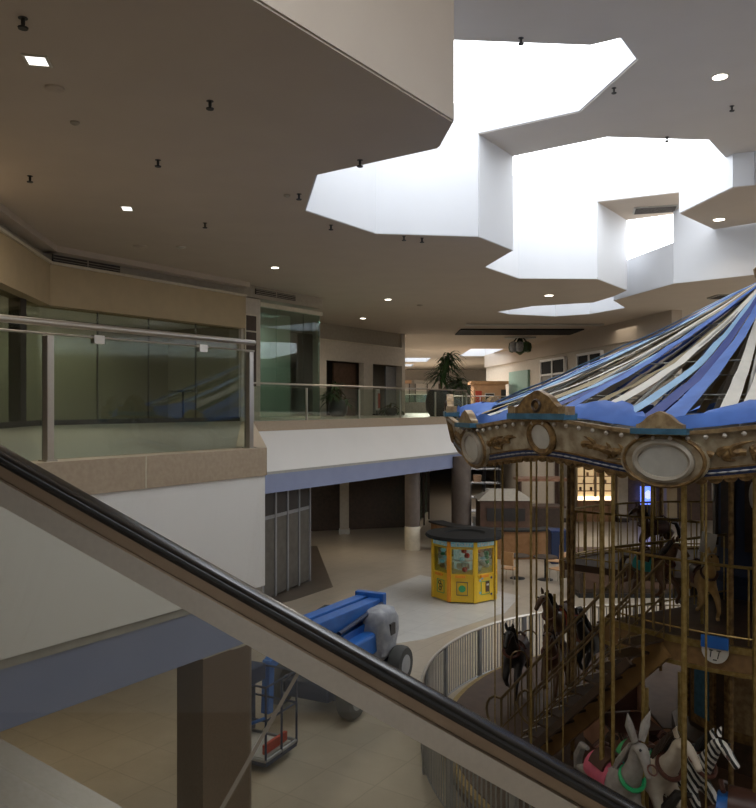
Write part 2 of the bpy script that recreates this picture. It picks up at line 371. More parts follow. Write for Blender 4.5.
# ---- lower shops under the balcony
t = thing('shop_shutter', 'dark grey folding shop shutter under far balcony', 'shutter', (-3.1, 22, 0))
sa, sb = V(-4.6, 18.6), V(-2.15, 24.5)
for i in range(9):
    P = sa+(sb-sa)*(i/9); Q = sa+(sb-sa)*((i+.96)/9)
    W(P, Q, .05, 2.3, 0, .06).build('shutter_panel', M['grille'], t, world=True)
    W(P, Q, 2.36, 3.4, 0, .06).build('transom_panel', M['dark'], t, world=True)
for i in range(10):
    P = sa+(sb-sa)*(i/9); MB().box((P.x, P.y, 1.7), (.06, .09, 3.4), -.4).build('mullion', M['steel_grey'], t, world=True)
W(sa, sb, 2.28, 2.38, -.02, .08).build('rail', M['steel_grey'], t, world=True)
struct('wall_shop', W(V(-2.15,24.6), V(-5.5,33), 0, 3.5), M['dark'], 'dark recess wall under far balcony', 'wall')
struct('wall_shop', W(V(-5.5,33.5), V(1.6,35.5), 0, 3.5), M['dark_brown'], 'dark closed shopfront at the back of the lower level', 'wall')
struct('wall_shop', W(V(1.6,35.5), V(1.9,60), 0, 3.5), M['cream'], 'pale side wall of the lower far hall', 'wall')
t = thing('shop_pillar', 'slim grey pillar in the dark closed shopfront', 'pillar', (-1.45, 33.6, 0))
MB().box((0,0,1.75), (.38, .3, 3.5)).build('shaft', M['taupe'], t); MB().box((0,0,.1), (.46, .38, .2)).build('base', M['grey_trim'], t)
t = thing('display_window', 'lit glass shop window with dark frames beyond the cream based column', 'shop window', (1.95, 34.6, 0))
P, Q = V(1.75, 34.0), V(2.45, 38.0)
W(P, Q, .35, 3.0, .05, .08).build('pane', M['glass_green'], t, world=True)
W(P, Q, 0, .35, 0, .15).build('sill', M['cream_rim'], t, world=True)
for k in (0, .5, 1): p = P+(Q-P)*k; MB().box((p.x, p.y, 1.7), (.12, .12, 3.4)).build('mullion', M['dark_brown'], t, world=True)
# ---- upper-left shopfront
c3 = 16.6
K = V(-7.87, 18.1); KA = V(-7.1, 12.6); KB = V(-6.4, 7.0)
S1 = online(239, c3); S2 = online(258, c3); S3 = online(320, c3)
for (P, Q, lb) in ((KB, KA, 'near left'), (KA, K, 'left'), (K, S1, 'long')):
    struct('wall_upper_left', W(P, Q, 7.83, 8.78, -.28, .3), M['tan'], 'tan bulkhead above the %s shopfront glass' % lb, 'bulkhead')
    struct('trim_6', W(P, Q, 8.78, 8.84, -.34, .3), M['cream_rim'], 'pale ledge over the %s tan bulkhead' % lb, 'ledge')
    struct('wall_upper_left', W(P, Q, 8.84, L1, -.1, .3), M['taupe'], 'taupe wall strip over the %s tan bulkhead' % lb, 'wall')
    struct('trim_7', W(P, Q, 9.06, L1, -.45, -.1), M['ceil'], 'crown moulding over the %s bulkhead' % lb, 'moulding')
# glazing panes
Lw = (S1-K).length; d = (S1-K).normalized()
seams = [online(px, c3) for px in (39, 98, 149, 196)]+[S1]
wn = 1
for i in range(4):
    struct('window_%d' % wn, W(seams[i]+d*.012, seams[i+1]-d*.012, U+.12, 7.83, 0, .03), M['glass_dim'], 'greenish shop glass pane, %s of four in the long shopfront' % ('first', 'second', 'third', 'fourth')[i], 'window'); wn += 1
struct('window_%d' % wn, W(K, KA, U+.12, 7.83, -.03, 0), M['glass_dim'], 'dim shop glass at the left edge behind the railing', 'window'); wn += 1
for i in range(1, 4): struct('trim_8', W(seams[i]-d*.012, seams[i]+d*.012, U+.12, 7.83, 0, .04), M['dark'], 'thin dark joint, %s from the left in the long shopfront' % ('first', 'second', 'third')[i-1], 'joint')
struct('trim_8', W(K, S1, U, U+.12, -.03, .08), M['dark'], 'dark base strip of the long shopfront', 'trim')
struct('trim_8', W(KB, K, U, U+.12, -.03, .08), M['dark'], 'dark base strip of the left shopfront', 'trim')
struct('trim_9', box((K.x+.06, K.y-1.2, (U+7.83)/2), (.25, .3, 7.83-U)), M['dark'], 'black upright post in the left shopfront', 'post')
IB = nrm*3.2
struct('wall_shop_back', W(K+IB, S2+IB, U, 8.8), M['taupe'], 'greenish-grey back wall inside the long shop', 'wall')
struct('wall_shop_back', W(KB+V(-3.5,0), K+IB, U, 8.8), M['taupe'], 'back wall inside the left shop', 'wall')
struct('wall_shop_back', W(S1+u*.2, S1+u*.2+IB, U, 8.8), M['taupe'], 'side wall inside the long shop', 'wall')
struct('ceiling', MB().prism([(p.x, p.y) for p in (KB+V(-3.5,0), KB, K, S1, S1+IB, K+IB)], 7.95, 8.0), M['white'], 'ceiling inside the dark shop', 'ceiling')
struct('wall_pilaster', W(S1, S2, U, 8.8, -.1, .4), M['cream'], 'cream pilaster between the shopfronts', 'pilaster')
struct('wall_pilaster', W(S1, S3, 8.84, L1, -.1, .4), M['taupe'], 'taupe strip above the green glass', 'wall')
t = thing('sign_panel', 'tall dark sign panel in pale frame on cream pilaster', 'sign panel', tuple(S1+u*.28-nrm*.12))
P, Q = S1+u*.1, S1+u*.62
W(P, Q, 5.95, 8.3, -.16, -.1).build('frame', M['cream_rim'], t, world=True)
W(P+u*.05, Q-u*.05, 6.1, 7.75, -.18, -.15).build('panel', M['dark_brown'], t, world=True)
W(P+u*.05, Q-u*.05, 7.8, 8.25, -.18, -.15).build('panel', M['dark_brown'], t, world=True)
MB().lathe([(.05, 0), (.05, .03)], tuple((P+Q)/2-nrm*.2+Vector((0,0,6.9))), 16, 'Y').build('lock', M['steel'], t, world=True)
# green glass shopfront
g = S3-u*.02
for i, (a, b) in enumerate(((0, .28), (.28, .72), (.72, 1))):
    P = S2+(g-S2)*a; Q = S2+(g-S2)*b
    struct('window_%d' % wn, W(P+u*.01, Q-u*.01, U+.1, 8.6, 0, .03), M['glass_green'], 'tall sea-green glass pane, %s of the corner shopfront' % ('left', 'middle', 'right')[i], 'window'); wn += 1
struct('window_%d' % wn, W(g, g+V(-.25, 3.2), U+.1, 8.6, 0, .03), M['glass_green'], 'green glass return pane at the shopfront corner', 'window'); wn += 1
struct('trim_10', W(S2, S3, 8.6, 8.72, -.12, .1), M['cream_rim'], 'pale header over the green glass', 'trim')
struct('trim_10', W(S2, S3, U, U+.1, -.04, .08), M['cream_rim'], 'pale base under the green glass', 'trim')
struct('wall_shop_back', W(S2+nrm*2.6, S3+nrm*2.6+u*1.5, U, 8.9), M['taupe'], 'back wall behind the green glass', 'wall')
t = thing('inner_doorway', 'dark doorway seen through the green glass', 'doorway', tuple(S2+nrm*2.5+u*1.0+Vector((0,0,U))))
P = S2+nrm*2.55+u*.4
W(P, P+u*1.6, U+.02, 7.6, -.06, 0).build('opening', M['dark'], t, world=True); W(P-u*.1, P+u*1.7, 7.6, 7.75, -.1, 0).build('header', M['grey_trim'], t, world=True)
# far cream wall with two doorways
c4 = 21.2
def p4(px): return online(px, c4)
D = [p4(318), p4(326.5), p4(364), p4(373), p4(402)]
struct('wall_upper_far', W(D[0], D[4], 7.55, 8.45, 0, .3), M['cream'], 'cream wall above the two doorways', 'wall')
struct('wall_upper_far', W(D[0], D[4], 8.45, L1, .12, .3), M['taupe'], 'taupe strip above the cream doorway wall', 'wall')
struct('trim_11', W(D[0], D[4], 8.43, 8.48, -.05, .1), M['cream_rim'], 'pale ledge over the doorway wall', 'trim')
struct('wall_upper_far', W(D[0], D[1], U, 7.55, 0, .3), M['cream'], 'cream pier left of the doorways', 'wall')
struct('wall_upper_far', W(D[2], D[3], U, 7.55, 0, .3), M['cream'], 'cream pier between the doorways', 'wall')
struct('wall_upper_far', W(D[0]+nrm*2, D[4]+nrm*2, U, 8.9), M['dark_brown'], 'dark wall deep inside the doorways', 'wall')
struct('wall_upper_far', W(D[4], D[4]+nrm*6, U, L1, -.3, 0), M['cream'], 'end wall beside the far hall', 'wall')
struct('door_1', W(D[1]+u*1.2, D[2], U, 7.5, .5, .58), M['brown_wood'], 'brown panel in the left doorway', 'door')
struct('door_2', W(D[3]+u*1.6, D[4]-u*.1, U, 7.5, .3, .38), M['steel_grey'], 'grey panel in the right doorway', 'door')
# ---- right-hand far wall with tall frames, upper level
R0, R1 = V(10.5, 37.2), V(7.9, 57); RX = R0+(R0-R1)*.36
struct('wall_far_right', W(R1, RX, U, 8.3, 0, .3), M['cream'], 'pale wall on the right of the far hall', 'wall')
struct('wall_far_right', W(R1, RX, 8.3, 9.2, -.12, .3), M['ceil'], 'beige bulkhead above the right far shops', 'bulkhead')
def on_right(px):
    d_ = (R1-R0); r = (px-378)/F
    t_ = (r*R0.y-R0.x)/(d_.x-r*d_.y); return R0+d_*t_
for (a, b, lb) in ((543, 567, 'white framed tall shop entrance with dark transom beyond roof ribbons'), (580, 604, 'second white framed entrance nearer the carousel peak')):
    P, Q = on_right(b), on_right(a)
    t = thing('shop_entrance', lb, 'shop entrance', tuple((P+Q)/2+Vector((0,0,U))))
    for k in (0, .5, 1):
        p = Q+(P-Q)*k; MB().box((p.x-.1, p.y, U+1.5), (.14, .16, 3.0)).build('post', M['white'], t, world=True)
    W(Q, P, 8.0, 8.12, -.2, -.02).build('header', M['white'], t, world=True); W(Q, P, 7.2, 7.3, -.2, -.02).build('crossbar', M['white'], t, world=True)
    W(Q, P, 7.3, 8.0, -.12, -.04).build('transom', M['kiosk_black'], t, world=True)['label'] = 'dark transom panel'
    W(Q, P, U, 7.2, -.12, -.04).build('door_glass', M['grille'], t, world=True)
P, Q = on_right(530), on_right(511)
struct('wall_teal', W(Q, P, U, 7.7, -.15, -.01), M['teal_wall'], 'sea-green wall panel in the far hall', 'wall')
# tan kiosk in the far hall
k = atd(493, 393, 47); t = thing('tan_kiosk', 'tan flat-roofed kiosk with dark window in far upper hall', 'kiosk', (7.1, 50.4, U), scale=.88)
MB().box((0,0,1.05), (2.3, 1.8, 2.1)).build('body', M['terracotta'], t); MB().box((0,0,2.2), (2.7, 2.1, .22)).build('roof', M['chair_wood'], t)
MB().box((.0,-.92,1.0), (.7, .06, .9)).build('window_frame', M['ivory'], t); MB().box((0,-.95,1.0), (.6, .06, .8)).build('window_pane', M['dark'], t)
MB().box((-.8,-.92,.95), (.45, .06, 1.3)).build('side_panel', M['red'], t); MB().box((1.0,-.92,1.2), (.35, .06, 1.0)).build('side_panel', M['dark'], t)
# distant shopfronts at the far end
for i, (x, w, m_, lb) in enumerate(((2.2, 2.0, 'shop_lit', 'warm lit far shopfront left of the plant'), (5.0, 2.4, 'cream', 'pale far shopfront behind the plant'), (8.4, 3, 'grille', 'grey far shopfront at the hall end'))):
    t = thing('far_shopfront', lb, 'shopfront', (x, 78, U))
    MB().box((0,1.5,1.4), (w, .2, 2.8)).build('glazing', M['cream' if m_ == 'shop_lit' else m_], t); MB().box((0,1.3,2.9), (w+.4, .4, .35)).build('sign_band', M['terracotta' if i == 0 else 'taupe'], t)
    for s_ in (-1, 0, 1): MB().box((s_*w/2,1.3,1.4), (.12, .2, 2.8)).build('post', M['dark_brown'], t)
# kiosks (small) under px 400-430
t = thing('display_case', 'low glass display case in far upper hall left of plant', 'display case', (2.2, 52, U))
MB().box((0,0,.35), (2.6, .8, .7)).build('base', M['grille'], t); MB().box((0,0,.95), (2.6, .8, .5)).build('glass_box', M['glass_green'], t); MB().box((0,0,1.22), (2.65, .85, .05)).build('top_frame', M['ivory'], t)
# lower back wall behind carousel
struct('wall_lower_back', box((26.5, 37.6, 1.75), (36, .3, 3.5)), M['brown_wood'], 'dark brown lower shop wall behind carousel', 'wall')
struct('wall_lower_back', box((8.6, 49, 1.75), (.3, 23, 3.5)), M['cream'], 'pale lower side wall', 'wall')
t = thing('lit_shop_window', 'warm lit shop opening behind carousel poles', 'shop window', (10.35, 37.3, 0))
for z_ in (1.45, 1.8, 2.15): MB().box((0,-.09,z_), (1.7,.1,.04)).build('shelf', M['wood'], t)
for q_ in range(9): MB().box((-.7+.17*q_,-.1,1.56+.35*(q_ % 3)), (.1,.08,.16)).build('shelf_stock', M[('brown_wood','terracotta','tan')[(q_*2) % 3]], t)
MB().box((0,0,1.8), (1.7, .12, 1.6)).build('lit_interior', M['shop_lit'], t); MB().box((0,-.12,1.1), (1.7, .16, .16)).build('counter_light', M['shop_bright'], t)
MB().box((0,-.1,2.65), (1.8, .2, .12)).build('header', M['dark_brown'], t)
for s_ in (-.9, 0, .9): MB().box((s_,-.1,1.6), (.1, .2, 2.1)).build('mullion', M['tan'], t)
MB().box((0,-.05,.5), (1.8, .3, 1.0)).build('counter', M['wood'], t)
t = thing('video_screen', 'bright blue video screen behind the carousel', 'screen', (12.85, 37.2, -.22))
MB().box((0,0,1.45), (.66, .08, .86)).build('display', M['screen'], t); MB().lathe([(.02,0),(.17,.05),(.19,.2),(.12,.34),(.02,.4)], (.02,-.05,1.3), 14).build('picture', M['screen_w'], t)
MB().box((0,.02,.62), (.2, .1, .8)).build('stand', M['black'], t); MB().box((0,.02,.25), (.5,.3,.06)).build('foot', M['black'], t)
for i, (x, w, m_, lb) in enumerate(((8.9, .5, 'taupe', 'pale pier left of the lit shop opening'), (11.6, .45, 'cream', 'pale pier between lit opening and blue screen'), (13.9, .5, 'tan', 'tan pier right of the blue screen'))):
    t = thing('shop_pier', lb, 'pier', (x, 37.1, 0)); MB().box((0,0,1.75), (w,.4,3.4)).build('shaft', M[m_], t); MB().box((0,0,.1), (w+.1,.5,.2)).build('base', M['dark_brown'], t)
# ------------------------------------------------------------------ railings
def rail_run(t, P, Q, posts, tube_r, pw, label=None, second=True):
    off = nrm*.12
    for p in posts:
        MB().box((p.x+off.x, p.y+off.y, 5.07+.49), (pw*.8, pw, .98), math.atan2(u.y, u.x)).build('post', M['steel'], t, world=True, bevel=.004)
        MB().box((p.x+off.x, p.y+off.y, 5.075), (pw*1.3, pw*1.5, .012), math.atan2(u.y, u.x)).build('base_plate', M['steel'], t, world=True)
    z = 6.15
    MB().tube([P+off+Vector((0,0,z)), Q+off+Vector((0,0,z))], tube_r, 12).build('handrail', M['steel'], t, world=True)
    if second: MB().tube([P+off+Vector((0,0,z-.085)), Q+off+Vector((0,0,z-.085))], tube_r*.35, 8).build('channel', M['steel'], t, world=True)
    for a, b in zip(posts[:-1], posts[1:]):
        dd = (b-a).normalized()
        W(a+off+dd*.05, b+off-dd*.05, 5.08, z-.08, -.008, .008).build('glass_panel', M['glass'], t, world=True)
near_posts = [online(px, 5.53)-nrm*.12 for px in (-190, 48, 249)]
t = thing('balcony_railing', 'near glass balcony railing with thick steel handrail on stone kerb', 'railing', tuple(online(150, 5.41)+Vector((0,0,5.07))))
rail_run(t, online(-190, 5.53)-nrm*.12, online(254, 5.53)-nrm*.12, near_posts, .028, .075)
for px in (107, 211):
    p = online(px, 5.41)+nrm*.12
    MB().box((p.x, p.y, 6.05), (.1, .05, .07), math.atan2(u.y, u.x)).build('clamp', M['steel'], t, world=True)
far_posts = [online(px, 15.0) for px in (256, 309.5, 362, 403, 438, 469)]
t = thing('balcony_railing', 'distant glass railing along far white balcony', 'railing', tuple(online(360, 15.0)+Vector((0,0,5.07))))
rail_run(t, far_posts[0], far_posts[-1], far_posts, .028, .06, second=False)
t = thing('balcony_railing', 'farthest railing across the hall in front of tan kiosk', 'railing', (6.5, 48, 5.07))
MB().tube([(4.0,48.1,6.1),(8.5,48.1,6.1)], .03, 8).build('handrail', M['steel'], t, world=True)
for x in (4.1, 5.2, 6.3, 7.4, 8.4): MB().box((x,48.1,5.57), (.05,.05,1.0)).build('post', M['steel'], t, world=True)
W(V(4.1,48.1), V(8.4,48.1), 5.1, 6.0, 0, .015).build('glass_panel', M['glass'], t, world=True)
# ------------------------------------------------------------------ escalator
d0 = 2.0; sl = -.564; ang = math.atan(sl)
t = thing('escalator_balustrade', 'escalator balustrade with black rubber handrail crossing the foreground', 'escalator', (0, d0, 3.9))
zt = lambda X: 4.849+sl*X
X0, X1 = -3.2, 3.2
dirv = Vector((1, 0, sl)).normalized(); perp = Vector((-sl, 0, 1)).normalized()   # up, square to the slope
def extr(prof, m, name, x0=X0, x1=X1, smooth=True, label=None):
    """prof: (y offset, offset down from the handrail top, square to the slope)"""
    mb = MB(); n = len(prof); vs = []
    for X in (x0, x1):
        base = Vector((X, d0, zt(X)))
        for (yy, dn) in prof: vs.append(base+Vector((0, yy, 0))-perp*dn)
    fs = [(i, (i+1) % n, (i+1) % n+n, i+n) for i in range(n)]+[tuple(range(n)), tuple(range(2*n-1, n-1, -1))]
    mb.add(vs, fs); mb.sm = smooth
    o = mb.build(name, m, t, world=True); 
    if label: o['label'] = label
    return o
def oval(w, h, c, n=20, p=.6):
    out = []
    for k in range(n):
        a = 2*PI*k/n; cx, sx = math.cos(a), math.sin(a)
        out.append((math.copysign(abs(cx)**p, cx)*w/2, c-math.copysign(abs(sx)**p, sx)*h/2))
    return out
extr(oval(.085, .034, .018), M['rubber'], 'handrail', label='black rubber handrail')
extr([(-.024,.034),(.024,.034),(.024,.072),(-.024,.072)], M['bronze'], 'handrail_guide', smooth=False, label='bronze handrail guide')
extr([(-.034,.072),(-.027,.066),(.027,.066),(.034,.072),(.034,.120),(-.034,.120)], M['steel'], 'steel_channel', smooth=False, label='brushed steel channel')
extr([(-.039,.064),(-.028,.062),(-.028,.070),(-.039,.074)], M['steel'], 'highlight_strip', smooth=False, label='steel strip added to draw a bright edge highlight')  # thin strip added so the channel edge shows a highlight line
jx = -.127-.02
for (a, b) in ((X0, jx-1.45), (jx-1.44, jx), (jx+.012, jx+1.75), (jx+1.762, X1)):
    mb = MB(); vs = []
    for X in (a, b):
        base = Vector((X, d0, zt(X)))
        for (yy, dn) in ((-.006,.11),(.006,.11),(.006,.78),(-.006,.78)): vs.append(base+Vector((0, yy, 0))-perp*dn)
    mb.add(vs, [(0,1,2,3),(7,6,5,4),(0,4,5,1),(1,5,6,2),(2,6,7,3),(3,7,4,0)])
    mb.build('glass_panel', M['glass_esc'], t, world=True)
# pale gasket between two panes
p = Vector((jx+.006, d0, zt(jx+.006)))
MB().beam(p-perp*.11, p-perp*.78, .009, .009, up=(0,1,0)).build('glass_joint', M['taupe'], t, world=True)
extr([(-.12,.712),(.10,.712),(.12,.735),(.12,.76),(-.14,.76),(-.14,.735)], M['deck_steel'], 'deck_board', smooth=False, label='brushed steel deck board')
extr([(-.13,.76),(.11,.76),(.11,1.15),(-.13,1.15)], M['bronze'], 'skirt_panel', smooth=False)
# ------------------------------------------------------------------ ceiling fittings
def onceil(px, py, z=L1): return atz(px, py, z)
def sprinkler(px, py, z, label):
    p = onceil(px, py, z); t = thing('sprinkler_head', label, 'sprinkler', (p.x, p.y, z))
    MB().lathe([(.045,-.005),(.045,0)], (0,0,0), 12).build('escutcheon', M['black'], t)
    MB().lathe([(.016,-.09),(.02,-.05),(.02,0)], (0,0,0), 10).build('stem', M['black'], t)
    MB().lathe([(.045,-.105),(.05,-.09),(.02,-.085)], (0,0,0), 12).build('deflector', M['black'], t)
for px, py, z, lb in ((23,18,L1,'largest sprinkler head at the top left of the ceiling'),(210,101,L1,'dark sprinkler head near the middle of the low ceiling'),
    (158,160,L1,'sprinkler head left of the skylight, above the small downlight'),(30,176,L1,'small sprinkler head near the left picture edge'),
    (205,223,L1,'sprinkler head right of the small rectangular downlight'),(299,194,L1,'sprinkler head just left of the skylight tip'),
    (360,160,L1,'sprinkler head on the near edge of the skylight'),(331,225,L1,'sprinkler head below the skylight tip'),
    (422,238,L1,'sprinkler head under the long skylight edge'),(12,240,L1-.02,'sprinkler head by the crown moulding at far left'),
    (521,38,L2,'sprinkler head on the raised ceiling above the first opening'),(614,88,L2,'sprinkler head on the raised ceiling left of the round downlight'),
    (667,137,L2,'sprinkler head at the edge of the second opening'),(732,106,L2,'sprinkler head right of the round downlight'),
    (404,236,L1,'small sprinkler below the broad white well wall'),(275,300,L1,'tiny sprinkler over the green glass shopfront')):
    sprinkler(px, py, z, lb)
def disc(px, py, z, r, name, label, cat, m, lens=None):
    p = onceil(px, py, z); t = thing(name, label, cat, (p.x, p.y, z))
    MB().lathe([(r*.8,-.03),(r,-.02),(r,0)], (0,0,0), 20).build('housing', m, t)
    MB().lathe([(r*.25,-.045),(r*.6,-.035),(r*.7,-.028)], (0,0,0), 16).build('cap' if not lens else 'lens', lens or m, t)
disc(55, 88, L1, .11, 'ceiling_speaker', 'faint flat ceiling disc below the square downlight', 'ceiling disc', M['ceil'])
disc(75, 122, L1, .06, 'smoke_detector', 'small smoke detector left of the middle sprinkler', 'smoke detector', M['taupe'])
disc(140, 246, L1, .16, 'ceiling_speaker', 'flat ceiling disc near the crown moulding, left', 'ceiling disc', M['ceil'])
disc(181, 247, L1, .11, 'smoke_detector', 'pale smoke detector near the crown moulding', 'smoke detector', M['ivory'])
disc(287, 195, L1, .06, 'smoke_detector', 'small detector beside the sprinkler by the skylight tip', 'smoke detector', M['taupe'])
disc(420, 305, L1, .12, 'smoke_detector', 'small detector on the ceiling above the doorways', 'smoke detector', M['taupe'])
def downlight(px, py, z, r, label, on=True, energy=30):
    p = onceil(px, py, z); t = thing('round_downlight', label, 'ceiling light', (p.x, p.y, z))
    MB().lathe([(r,-.02),(r*1.15,-.012),(r*1.15,0)], (0,0,0), 24).build('trim_ring', M['ivory'], t)
    MB().lathe([(r*.97,-.024),(r*.97,-.01)], (0,0,0), 24).build('lens', M['lamp'], t)
    if energy:
        l = bpy.data.lights.new('downlight_lamp', 'SPOT'); l.energy = energy; l.spot_size = 2.2; l.spot_blend = .6; l.color = (1, .85, .65); l.shadow_soft_size = r
        o = bpy.data.objects.new('downlight_lamp', l); C.objects.link(o); o.location = (p.x, p.y, z-.06)
downlight(720, 76, L2, .13, 'glowing round downlight on the raised ceiling at top right', energy=60)
downlight(719, 219, LP, .15, 'glowing round downlight on the small right ceiling panel', energy=60)
downlight(549, 295, L1, .14, 'round downlight below the second skylight lobe', energy=60)
downlight(388, 299, L1, .11, 'small round downlight above the far doorways', energy=60)
downlight(275, 267, L1, .10, 'small round downlight above the green glass', energy=40)
downlight(363, 318, L1, .12, 'tiny round downlight nearest the cream doorway wall', energy=60)
def rectlight(px, py, w, h, label, energy):
    p = onceil(px, py, L1); a = .2; t = thing('square_downlight', label, 'ceiling light', (p.x, p.y, L1), a)
    mb = MB()
    for sx, sy, ww, hh in ((0,1,w+.06,.03),(0,-1,w+.06,.03),(1,0,.03,h),(-1,0,.03,h)): mb.box((sx*(w/2+.015), sy*(h/2+.015), -.008), (ww, hh, .016))
    mb.build('frame', M['ivory'], t); MB().box((0,0,-.006), (w, h, .01)).build('lens', M['lamp_off'], t)
    l = bpy.data.lights.new('downlight_lamp', 'AREA'); l.energy = energy; l.size = w; l.color = (1, .9, .75)
    o = bpy.data.objects.new('downlight_lamp', l); C.objects.link(o); o.location = (p.x, p.y, L1-.03)
rectlight(37, 60, .20, .22, 'bright square recessed downlight at upper left', 8)
rectlight(127, 208, .17, .3, 'small rectangular downlight in the middle left of ceiling', 8)
def grille(c, w, h, rz, label, upright=False, n=6):
    t = thing('air_vent', label, 'air vent', c, rz)
    if upright:
        MB().box((0,0,0), (w, .03, h)).build('recess', M['vent'], t); mb = MB()
        for k in range(3): mb.box((0,-.02,-h/2+h*(k+.5)/3), (w*.98, .02, .012))
        mb.build('slats', M['taupe'], t); MB().box((0,-.02,0), (.03, .025, h)).build('divider', M['taupe'], t)
    else:
        MB().box((0,0,-.02), (w, h, .04)).build('frame', M['grey_trim'], t); mb = MB()
        for k in range(n): mb.box((0,-h/2+h*(k+.5)/n,-.045), (w*.92, h/n*.5, .015))
        mb.build('slats', M['vent'], t)
ru = math.atan2(u.y, u.x)
p = (online(50, c3)+online(116, c3))/2; grille((p.x+nrm.x*-.12, p.y+nrm.y*-.12, 8.99), 1.9, .19, ru, 'long dark air vent above the tan bulkhead', True)
p = (online(253, c3)+online(292, c3))/2; grille((p.x+nrm.x*-.12, p.y+nrm.y*-.12, 9.03), 1.9, .17, ru, 'dark air vent above the green glass shopfront', True)
p = onceil(655, 209, L2); grille((p.x, p.y, L2), 1.25, .75, -.25, 'grey louvred grille on the raised ceiling strip')
p = onceil(634, 258, L1); 
p = atz(521, 331, L1); t = thing('slot_diffuser', 'long black slot diffuser across the far ceiling', 'air vent', (p.x, p.y, L1))
MB().box((-.15,.2,-.035), (5.9, 2.8, .05)).build('slot', M['kiosk_black'], t); MB().box((0,-3.2,-.035), (6.2, .6, .05)).build('lip', M['grey_trim'], t)
p = atz(735, 296, L1); grille((p.x, p.y, L1), 1.5, .9, 0, 'dark oval grille above the carousel peak')
# hanging fixture cluster
p = onceil(520, 345); t = thing('ceiling_fixture', 'dark hanging fixture cluster under the far ceiling', 'ceiling fixture', (p.x, 42.0, L1))
t.location.x = (520-378)/F*42
MB().lathe([(.85,-.06),(.85,0)], (0,0,0), 20).build('mounting_plate', M['grey_trim'], t)
for i in range(7):
    a = 2*PI*i/7; MB().lathe([(.02,-.9),(.16,-.85),(.22,-.62),(.18,-.4),(.03,-.3)], (.42*math.cos(a), .42*math.sin(a), .08), 12).build('lamp_can', M['shroud' if i % 3 else 'leaf'], t)
    MB().tube([(.42*math.cos(a), .42*math.sin(a), -.3), (.2*math.cos(a), .2*math.sin(a), -.03)], .02, 6).build('arm', M['black'], t)
MB().lathe([(.05,-.95),(.25,-.8),(.3,-.5),(.1,-.05)], (0,0,0), 14).build('centre_hub', M['leaf'], t)
# ------------------------------------------------------------------ plants and small upper items
def plant(loc, H, potr, poth, label, seed, n=16, spread=.55, lean=(.25, 0)):
    random.seed(seed); t = thing('potted_plant', label, 'potted plant', loc)
    MB().lathe([(potr*.7,0),(potr,.25*poth),(potr*1.05,.6*poth),(potr*.85,poth),(potr*.75,poth),(potr*.72,poth*.9)], (0,0,0), 24).build('pot', M['pot'], t)
    lf = MB(); st = MB()
    heads = [(lean[0], lean[1], H), (lean[0]-.35, lean[1]+.1, H*.72), (lean[0]+.45, 0, H*.62), (lean[0]-.1, -.1, H*.86)]
    for hx, hy, hz in heads:
        st.tube([(0,0,poth*.8), (hx*.4, hy*.4, poth+(hz-poth)*.5), (hx, hy, hz-.25)], [.035,.03,.02], 6)
        for i in range(n):
            a = random.uniform(0, 2*PI); b = random.uniform(-.2, 1.0); L = spread*random.uniform(.7, 1.1)
            o = Vector((hx, hy, hz-.25-random.uniform(0,.35))); pts = []
            for k in range(5):
                s_ = k/4; r = L*s_*math.cos(b*.5); z = L*(math.sin(b)*s_-.75*s_*s_)
                pts.append(o+Vector((r*math.cos(a), r*math.sin(a), z)))
            sd = Vector((-math.sin(a), math.cos(a), 0)); w = [.035,.055,.05,.03,.004]
            vs = []
            for k in range(5): vs += [pts[k]-sd*w[k], pts[k]+Vector((0,0,-.012)), pts[k]+sd*w[k]]
            fs = []
            for k in range(4): fs += [(k*3,k*3+1,k*3+4,k*3+3),(k*3+1,k*3+2,k*3+5,k*3+4)]
            lf.add(vs, fs)
    st.build('stem', M['stem'], t); lf.build('foliage', M['leaf'], t)
plant((2.75, 34.6, U), 3.0, .62, 1.15, 'tall dark leafy plant in big black pot at far railing', 3, 44, .85, (.4, 0))
p = online(338, 20.2); plant((p.x, p.y, U), 1.7, .4, .7, 'dark bushy plant in black pot before the left doorway', 5, 26, .55, (-.1, 0))
p = online(391, 20.4); plant((p.x, p.y, U), .85, .3, .35, 'low dark plant in pot in the right doorway', 9, 14, .3, (0, 0))
p = online(377.5, 20.7); t = thing('poster_stand', 'white and red poster stand in the right doorway', 'poster', (p.x, p.y, U), ru)
MB().box((0,0,.75), (.38,.04,1.0)).build('poster', M['paper'], t); MB().box((.1,-.025,.7), (.16,.02,.7)).build('picture', M['red'], t); MB().box((0,0,.05), (.4,.3,.06)).build('foot', M['black'], t); MB().box((0,.03,.3), (.04,.04,.6)).build('pole', M['black'], t)
def pedestal(loc, h, r, label, group=None, m='black'):
    t = thing('pedestal_table', label, 'table', loc)
    MB().lathe([(r,h-.03),(r,h)], (0,0,0), 24).build('tabletop', M[m], t); MB().lathe([(.035,.03),(.035,h-.03)], (0,0,0), 10).build('column', M['black'], t)
    MB().lathe([(.25,0),(.23,.02),(.05,.05)], (0,0,0), 20).build('base', M['black'], t)
p = online(183, 17.4); pedestal((p.x, p.y, U), .9, .42, 'small dark table inside the glass shopfront')
